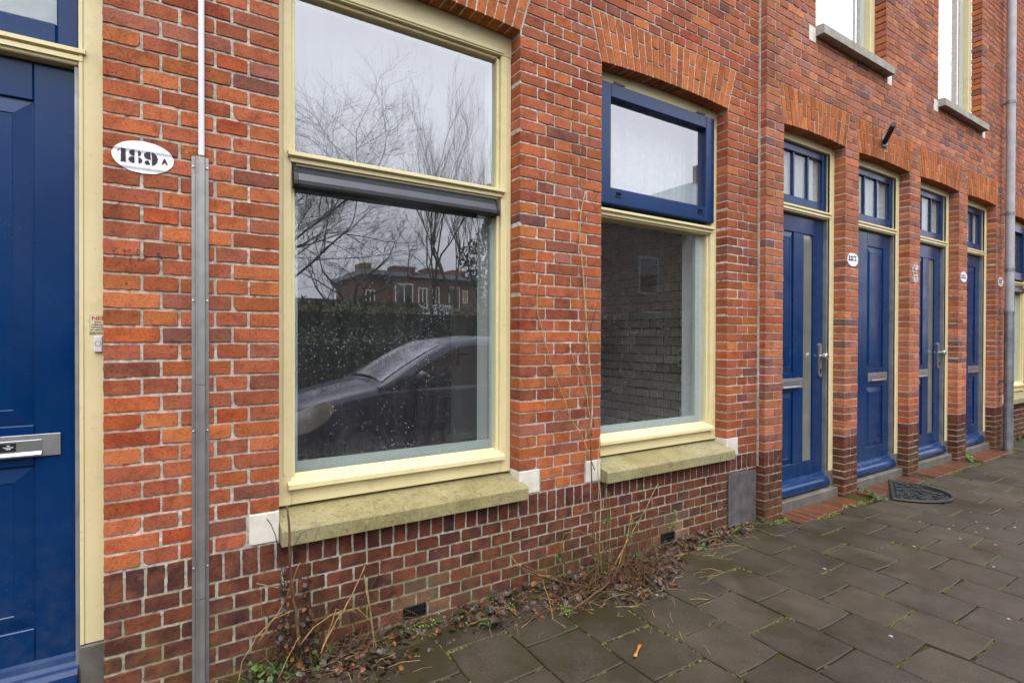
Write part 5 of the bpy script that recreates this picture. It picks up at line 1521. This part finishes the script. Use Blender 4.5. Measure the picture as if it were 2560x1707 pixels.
# ------------------------------------------------------------------ across the street (seen mirrored in the panes)
# parked cars
def loft(rings, close=False):
    g = G(); n = len(rings[0]); vs = [p for r_ in rings for p in r_]; fs = []
    for i in range(len(rings) - 1):
        for k in range(n - 1): fs.append((i * n + k, (i + 1) * n + k, (i + 1) * n + k + 1, i * n + k + 1))
    g.add(vs, fs); return g
def make_car(lab, CX0, CYC, CZ, paint):
    CAR = thing('parked_car', lab, 'car', (CX0 + 2, CYC, CZ))
    xs = [0, .04, .14, .34, .62, .95, 1.4, 2.0, 2.7, 3.3, 3.75, 3.92, 3.98]
    hw = [.42, .60, .71, .78, .815, .83, .84, .845, .845, .83, .79, .74, .62]
    tp = [.60, .70, .765, .83, .895, .955, .965, .975, .985, .99, .985, .95, .86]
    bt = [.34, .26, .22, .20, .19, .19, .19, .19, .19, .20, .23, .27, .34]
    rings = []
    for x, h, t, b_ in zip(xs, hw, tp, bt):
        half = [(0, b_), (h * .86, b_), (h * .98, b_ + .10), (h, lerp(b_, t, .5)), (h * .985, t - .14), (h * .93, t - .04), (h * .78, t), (h * .4, t + .022), (0, t + .030)]
        full_ = [(-y, z) for y, z in half[::-1]][:-1] + half
        rings.append([(CX0 + x, CYC + y, CZ + z) for y, z in full_])
    g = loft(rings); n = len(rings[0]); g.f += [tuple(range(n)), tuple(range(len(g.v) - n, len(g.v)))]
    part('body', g, paint, CAR, smooth=True)
    cabx = [.90, 1.22, 1.55, 1.80, 2.25, 2.8, 3.25, 3.62, 3.86]
    cz_ = [.94, 1.145, 1.325, 1.425, 1.475, 1.470, 1.415, 1.23, 1.0]
    cr_ = [.70, .665, .625, .60, .595, .59, .57, .58, .62]
    rings = []
    for x, z, r0 in zip(cabx, cz_, cr_):
        bw = .795; zb = .93
        sh = max(.0, min(1, (z - zb) / .5))
        half = [(lerp(bw, bw, sh), zb), (lerp(bw, r0 + .03, sh), max(zb, z - .07)), (r0 * .93, z - .012), (r0 * .55, z + .012), (0, z + .02)]
        full_ = [(-y, q) for y, q in half[::-1]][:-1] + half
        rings.append([(CX0 + x, CYC + y, CZ + q) for y, q in full_[::-1]])
    part('cabin', loft(rings), paint, CAR, smooth=True)
    sub = []
    for x, z, r0 in ((.98, .995, .62), (1.22, 1.150, .60), (1.50, 1.305, .575), (1.70, 1.392, .545)):
        half = [(r0, z - .022), (r0 * .6, z + .016), (0, z + .028)]
        sub.append([(CX0 + x - .012, CYC + y, CZ + q + .010) for y, q in ([(-y, q) for y, q in half][:-1] + half[::-1])])
    part('windscreen', loft(sub), 'windscreen', CAR, smooth=True)
    for sg in (1, -1):
        pts = [(1.18, .965), (1.42, 1.11), (1.72, 1.29), (1.95, 1.365), (2.45, 1.39), (2.45, .965)]
        p2 = [(2.52, .965), (2.52, 1.388), (2.95, 1.375), (3.35, 1.27), (3.55, 1.02), (3.5, .965)]
        for pp in (pts, p2):
            vs = [(CX0 + x, CYC + sg * (lerp(.800, .628, max(0, min(1, (z - .93) / .47))) + .010), CZ + z) for x, z in pp]
            g = G(); g.add(vs, [tuple(range(len(vs)))]); part('side_window', g, 'car_glass', CAR, fix=False)
        g = G(); g.tube([(CX0 + 1.30, CYC + sg * .84, CZ + 1.00), (CX0 + 1.34, CYC + sg * .93, CZ + 1.03), (CX0 + 1.36, CYC + sg * 1.00, CZ + 1.04)], [.05, .085, .04], 10); part('door_mirror', g, paint, CAR, smooth=True)
        g = G()
        for kx, (x, y, z0_, z1_) in enumerate(((.03, .50, .50, .66), (.13, .66, .50, .735), (.30, .745, .56, .80), (.48, .790, .66, .83))): pass
        ring_ = []
        for (x, y, z0_, z1_) in ((.020, .46, .48, .63), (.085, .645, .48, .70), (.22, .755, .53, .775), (.36, .800, .62, .815), (.44, .815, .72, .80)):
            ring_.append([(CX0 + x - .012, CYC + sg * (y + .012), CZ + z0_), (CX0 + x - .016, CYC + sg * (y + .016), CZ + (z0_ + z1_) / 2), (CX0 + x - .006, CYC + sg * (y - .006), CZ + z1_ + .006)])
        part('headlight', loft(ring_), 'headlight', CAR, smooth=True)
    for sg in (1, -1):
        for xg in (1.42, 2.48):
            g = G(); g.tube([(CX0 + xg, CYC + sg * .852, CZ + .30), (CX0 + xg - .01, CYC + sg * .856, CZ + .60), (CX0 + xg, CYC + sg * .846, CZ + .84), (CX0 + xg, CYC + sg * .81, CZ + .955)], .004, 4); part('door_gap', g, 'dark_hole', CAR)
        g = G(); g.box(CX0 + 1.55, CX0 + 1.72, CYC + sg * .862 - .012, CYC + sg * .862 + .012, CZ + .79, CZ + .815, .005); part('door_handle', g, 'dark_iron', CAR)
    g = G(); g.box(CX0 - .012, CX0 + .03, CYC - .36, CYC + .36, CZ + .40, CZ + .52, .01); part('grille', g, 'dark_hole', CAR)
    for x in (.72, 3.20):
        for sg in (1, -1):
            Wh = group_part('wheel', CAR, (CX0 + x, CYC + sg * .76, CZ + .30))
            g = G(); g.tube([(CX0 + x, CYC + sg * .66, CZ + .30), (CX0 + x, CYC + sg * .68, CZ + .30), (CX0 + x, CYC + sg * .84, CZ + .30), (CX0 + x, CYC + sg * .86, CZ + .30)], [.27, .30, .30, .27], 24); part('tyre', g, 'tyre', Wh)
            g = G(); g.tube([(CX0 + x, CYC + sg * .84, CZ + .30), (CX0 + x, CYC + sg * .866, CZ + .30)], [.20, .19], 18); part('rim', g, 'galv_iron', Wh)
make_car('dark blue hatchback parked along the kerb opposite the large window', .86, -3.62, -.125, 'car_paint')

# hedges
def leafbox(g, x0, x1, y0, y1, z0, z1, n, s):
    for k in range(n):
        f = rr.random()
        x = rr.uniform(x0, x1); y = rr.uniform(y0, y1); z = rr.uniform(z0, z1)
        if f < .62: y = y1 + rr.gauss(0, .10)
        elif f < .9: z = z1 + rr.gauss(0, .09) + .12 * mnoise.noise(Vector((x, y, 0)))
        a, b = rr.uniform(0, 6.28), rr.uniform(-1.2, 1.2); d = Vector((math.cos(a) * math.cos(b), math.sin(a) * math.cos(b), math.sin(b))); e = d.cross(Vector((rr.gauss(0, 1), rr.gauss(0, 1), rr.gauss(0, 1)))).normalized()
        ss = s * rr.uniform(.6, 1.3); p = Vector((x, y, z))
        g.add([p - d * ss, p + e * ss * .5, p + d * ss, p - e * ss * .5], [(0, 1, 2, 3)])
T = thing('hedge', 'tall dark green hedge across the road behind the parked car', 'hedge', (8, -11.5, 0))
g = G(); leafbox(g, -4, 30, -12.4, -11.1, 0, 2.15, 26000, .055); part('foliage', g, 'hedge_leaf', T, fix=False, kind='stuff')
g = G(); g.box(-4, 30, -12.3, -11.2, -.05, 2.0); part('shade_core', g, 'dark_hole', T)  # solid near-black box: the shade between the leaves put into colour
T = thing('hedge', 'low clipped hedge in front of the taller hedge across the road', 'hedge', (2.5, -8.9, 0))
g = G(); leafbox(g, -3, 9.5, -9.6, -8.7, 0, 1.28, 9000, .045); part('foliage', g, 'hedge_leaf', T, fix=False, kind='stuff')
g = G(); g.box(-3, 9.5, -9.5, -8.8, -.05, 1.2); part('shade_core', g, 'dark_hole', T)  # near-black box again, the inner shade of this hedge as colour

T = thing('evergreen_shrub', 'broad dark evergreen shrub across the road left of the tall hedge', 'shrub', (-3, -10.5, 0))
g = G()
for k in range(9000):
    a, b = rr.uniform(0, 6.283), math.asin(rr.uniform(-.2, 1)); r1 = rr.uniform(.72, 1.04) * (1 + .16 * mnoise.noise(Vector((a * 2, b * 3, 0))))
    p = Vector((-3.2 + 3.9 * r1 * math.cos(a) * math.cos(b), -11.2 + 1.7 * r1 * math.sin(a) * math.cos(b), .9 + 4.3 * r1 * math.sin(b))); d = Vector((rr.gauss(0, 1), rr.gauss(0, 1), rr.gauss(0, 1))).normalized(); e = d.cross(Vector((.3, .2, 1))).normalized()
    s = rr.uniform(.06, .12); g.add([p - d * s, p + e * s * .6, p + d * s, p - e * s * .6], [(0, 1, 2, 3)])
part('crown', g, 'ivy_leaf', T, fix=False, kind='stuff')
g = G()
for k in range(5): g.tube([(-3.2 + rr.gauss(0, .2), -11.2, -.04), (-3.2 + rr.gauss(0, 1.2), -11.2 + rr.gauss(0, .5), 2.2), (-3.2 + rr.gauss(0, 2), -11.2 + rr.gauss(0, .8), 4.0)], [.09, .06, .03], 6)
part('trunk', g, 'bark', T, kind='stuff')
# bare trees
def tree(name, lab, base, height, spread, levels, seed, upright=.5, r0=.22, nb=4, twigs=True, group=None):
    q = random.Random(seed); gt = G(); gc = G()
    def grow(p, d, L, r, lv):
        n = 4; pts = [Vector(p)]; dd = d.copy()
        for k in range(n):
            dd = (dd + Vector((q.gauss(0, .13), q.gauss(0, .13), q.gauss(0, .08) + upright * .08))).normalized(); pts.append(pts[-1] + dd * L / n)
        (gt if lv < 2 else gc).tube(pts, [lerp(r, r * .55, k / n) for k in range(n + 1)], 7 if lv == 0 else (5 if lv < 2 else 3), cap=False)
        if lv >= levels: return
        m = nb + (1 if lv else 2)
        for k in range(m):
            t = q.uniform(.35 if lv == 0 else .2, 1.0) if k else 1.0
            i = min(n - 1, int(t * n)); c = pts[i].lerp(pts[i + 1], t * n - i)
            a = q.uniform(0, 6.283); side = Vector((math.cos(a), math.sin(a), 0)); side = (side - dd * side.dot(dd)).normalized()
            nd = (dd * (1 - spread) + side * spread + Vector((0, 0, upright * .35))).normalized()
            grow(c, nd, L * q.uniform(.50, .78), r * .55 * q.uniform(.7, 1.0), lv + 1)
    grow(Vector(base), Vector((q.gauss(0, .03), q.gauss(0, .03), 1)).normalized(), height * .42, r0, 0)
    T = thing(name, lab, 'tree', base, group)
    part('trunk', gt, 'bark', T, fix=False); part('crown', gc, 'twig_bark', T, fix=False)
tree('bare_tree', 'wide bare tree with mossy limbs across the road behind the hedge', (3.0, -20.5, -.04), 16.5, .58, 5, 27, .35, .14, 5)
tree('bare_tree', 'smaller bare tree beside the red brick apartment block', (7.1, -25.5, -.04), 10.0, .55, 5, 8, .35, .16, 3)
for k, (x, y, h, sd_) in enumerate(((13.2, -27.5, 15, 31), (15.4, -28, 18, 33), (17.4, -29, 17, 34))):
    tree('poplar_tree', ('slender bare poplar nearest the apartment block', 'tallest bare poplar in the middle of its row', 'bare poplar at the end of the row away from the apartment block')[k], (x, y, -.04), h,   .34, 5, sd_, 1.1, .13, 3, group='row of bare poplars')
tree('bare_tree', 'round bare street tree farther along beside the opposite terrace', (24.0, -27, -.04), 9.5, .55, 5, 41, .3, .2, 4)
T = thing('ivy_tree', 'dark ivy-covered tree right of the apartment block', 'tree', (11.4, -17.2, 0))
g = G(); g.tube([(11.4, -17.2, -.04), (11.5, -17.2, 4), (11.3, -17.2, 8)], [.3, .25, .15], 8); part('trunk', g, 'bark', T)
g = G()
for k in range(5200):
    z = rr.uniform(.3, 7.6); rad = (.95 + .45 * math.sin(z * 1.7)) * (1 - max(0, z - 5) / 4.5); a = rr.uniform(0, 6.28); r1 = rad * rr.uniform(.55, 1.1)
    p = Vector((11.4 + r1 * math.cos(a), -17.2 + r1 * math.sin(a), z)); d = Vector((rr.gauss(0, 1), rr.gauss(0, 1), rr.gauss(0, 1))).normalized(); e = d.cross(Vector((0, 0, 1))).normalized() if abs(d.z) < .99 else Vector((1, 0, 0))
    s = rr.uniform(.05, .11); g.add([p - d * s, p + e * s * .7, p + d * s, p - e * s * .7], [(0, 1, 2, 3)])
part('crown', g, 'ivy_leaf', T, fix=False)

# apartment block
BX0, BX1, BY = 13.9, 25.5, -44.5
T = thing('apartment_block', 'red brick apartment block with flat roof, balcony and cream windows', 'building', ((BX0 + BX1) / 2, BY, 0))
g = G(); g.box(BX0, BX1, BY - 10, BY, -.05, 7.0); g.box(16.4, 20.2, BY, BY + .5, -.05, 6.9); part('wall', g, 'far_brick', T)
g = G(); g.box(BX0 - .5, BX1 + .5, BY - 10.5, BY + .9, 7.0, 7.42); Rf = part('roof', g, 'far_fascia', T)
g = G()
for x, wv in ((14.2, 1.0), (17.4, 2.2), (20.8, 1.8), (23.6, 1.6)):
    g = G(); g.box(x, x + wv, BY - 4, BY - 2, 7.42, 8.35); part('chimney', g, 'far_brick', Rf)
for (x, z, wv, hv, yy) in ((16.6, 4.1, 1.8, 2.3, BY + .5), (16.6, 1.3, 1.8, 1.9, BY + .5), (22.3, 4.0, 1.2, 2.4, BY), (22.3, 1.5, 1.1, 1.4, BY), (20.5, 4.3, .8, 2.0, BY), (18.9, 4.5, .9, 1.6, BY + .5), (23.8, 4.8, .6, 1.3, BY), (14.0, 4.3, .9, 1.4, BY)):
    Wd = group_part('window', T, (x, yy, z)); g = G(); ring(g, x, x + wv, z, z + hv, .12, yy - .02, yy + .05, .01); g.box(x + wv * .5 - .05, x + wv * .5 + .05, yy, yy + .04, z + .12, z + hv - .12); part('frame', g, 'far_cream', Wd)
    g = G(); g.box(x + .1, x + wv - .1, yy - .01, yy + .012, z + .1, z + hv - .1); part('pane', g, 'car_glass', Wd)
Bc = group_part('balcony', T, (20, BY + .8, 3.5))
g = G(); g.box(18.6, 22.0, BY, BY + 1.4, 3.1, 3.35); part('slab', g, 'far_fascia', Bc)
g = G(); g.box(18.6, 22.0, BY + 1.3, BY + 1.4, 3.4, 4.5); part('railing', g, 'far_balcony', Bc)
g = G(); g.box(20.0, 20.9, BY - .01, BY + .04, 3.36, 5.6); part('door', g, 'blue', T)
T = thing('garden_wall', 'long low orange brick outbuilding behind the tall hedge', 'wall', (2, -30, 0))
g = G(); g.box(-12, 12.5, -31, -28, -.05, 3.35); part('wall', g, 'far_brick_orange', T)
g = G(); g.box(-12.2, 12.7, -31.2, -27.8, 3.35, 3.5); part('coping', g, 'far_roof', T)
# terrace house across the street, farther along
T = thing('brick_house', 'brown brick house with pitched roof and chimney across the street', 'house', (20, -13, 0))
HX0, HX1, HY = 13.6, 32.0, -13.2
g = G(); g.box(HX0, HX1, HY - 8, HY, -.05, 6.5)
g.plate([(19.0, 6.5), (26.2, 6.5), (22.6, 9.4)], HY - 8, HY - .002); part('wall', g, 'far_brown', T)
g = G()
for zo in (0, -.14):
    g.add([(18.7, HY + .3, 6.25 + zo), (22.6, HY + .3, 9.52 + zo), (26.5, HY + .3, 6.25 + zo), (18.7, HY - 8, 6.25 + zo), (22.6, HY - 8, 9.52 + zo), (26.5, HY - 8, 6.25 + zo)], [(0, 1, 4, 3), (1, 2, 5, 4)])
g.box(HX0 - .2, 19.0, HY - 8.1, HY + .25, 6.5, 6.72); g.box(26.2, HX1, HY - 8.1, HY + .25, 6.5, 6.72); Rf = part('roof', g, 'far_fascia', T, fix=False)
g = G(); g.box(22.3, 23.1, HY - 2.2, HY - 1.4, 8.0, 10.2); part('chimney', g, 'far_brown', Rf)
for (x, z) in ((16.2, 3.2), (19.4, 3.2), (22.6, 3.2), (16.2, .9), (19.4, .9), (22.6, .9)):
    Wd = group_part('window', T, (x, HY, z)); g = G(); ring(g, x, x + 1.2, z, z + 1.6, .09, HY - .02, HY + .05, .01); part('frame', g, 'far_fascia', Wd)
    g = G(); g.box(x + .08, x + 1.12, HY - .01, HY + .012, z + .08, z + 1.52); part('pane', g, 'car_glass', Wd)
T = thing('railing', 'pale metal railing in front of the brown brick house across the street', 'railing', (16, -10.4, 0))
g = G(); g.box(12.5, 19, -10.42, -10.38, 1.52, 1.57); g.box(12.5, 19, -10.42, -10.38, .75, .79); part('rail', g, 'galv_iron', T)
for k in range(48):
    x = 12.6 + k * .13; g = G(); g.box(x, x + .035, -10.42, -10.39, .1 if k % 8 == 0 else .78, 1.53); part('baluster', g, 'galv_iron', T)
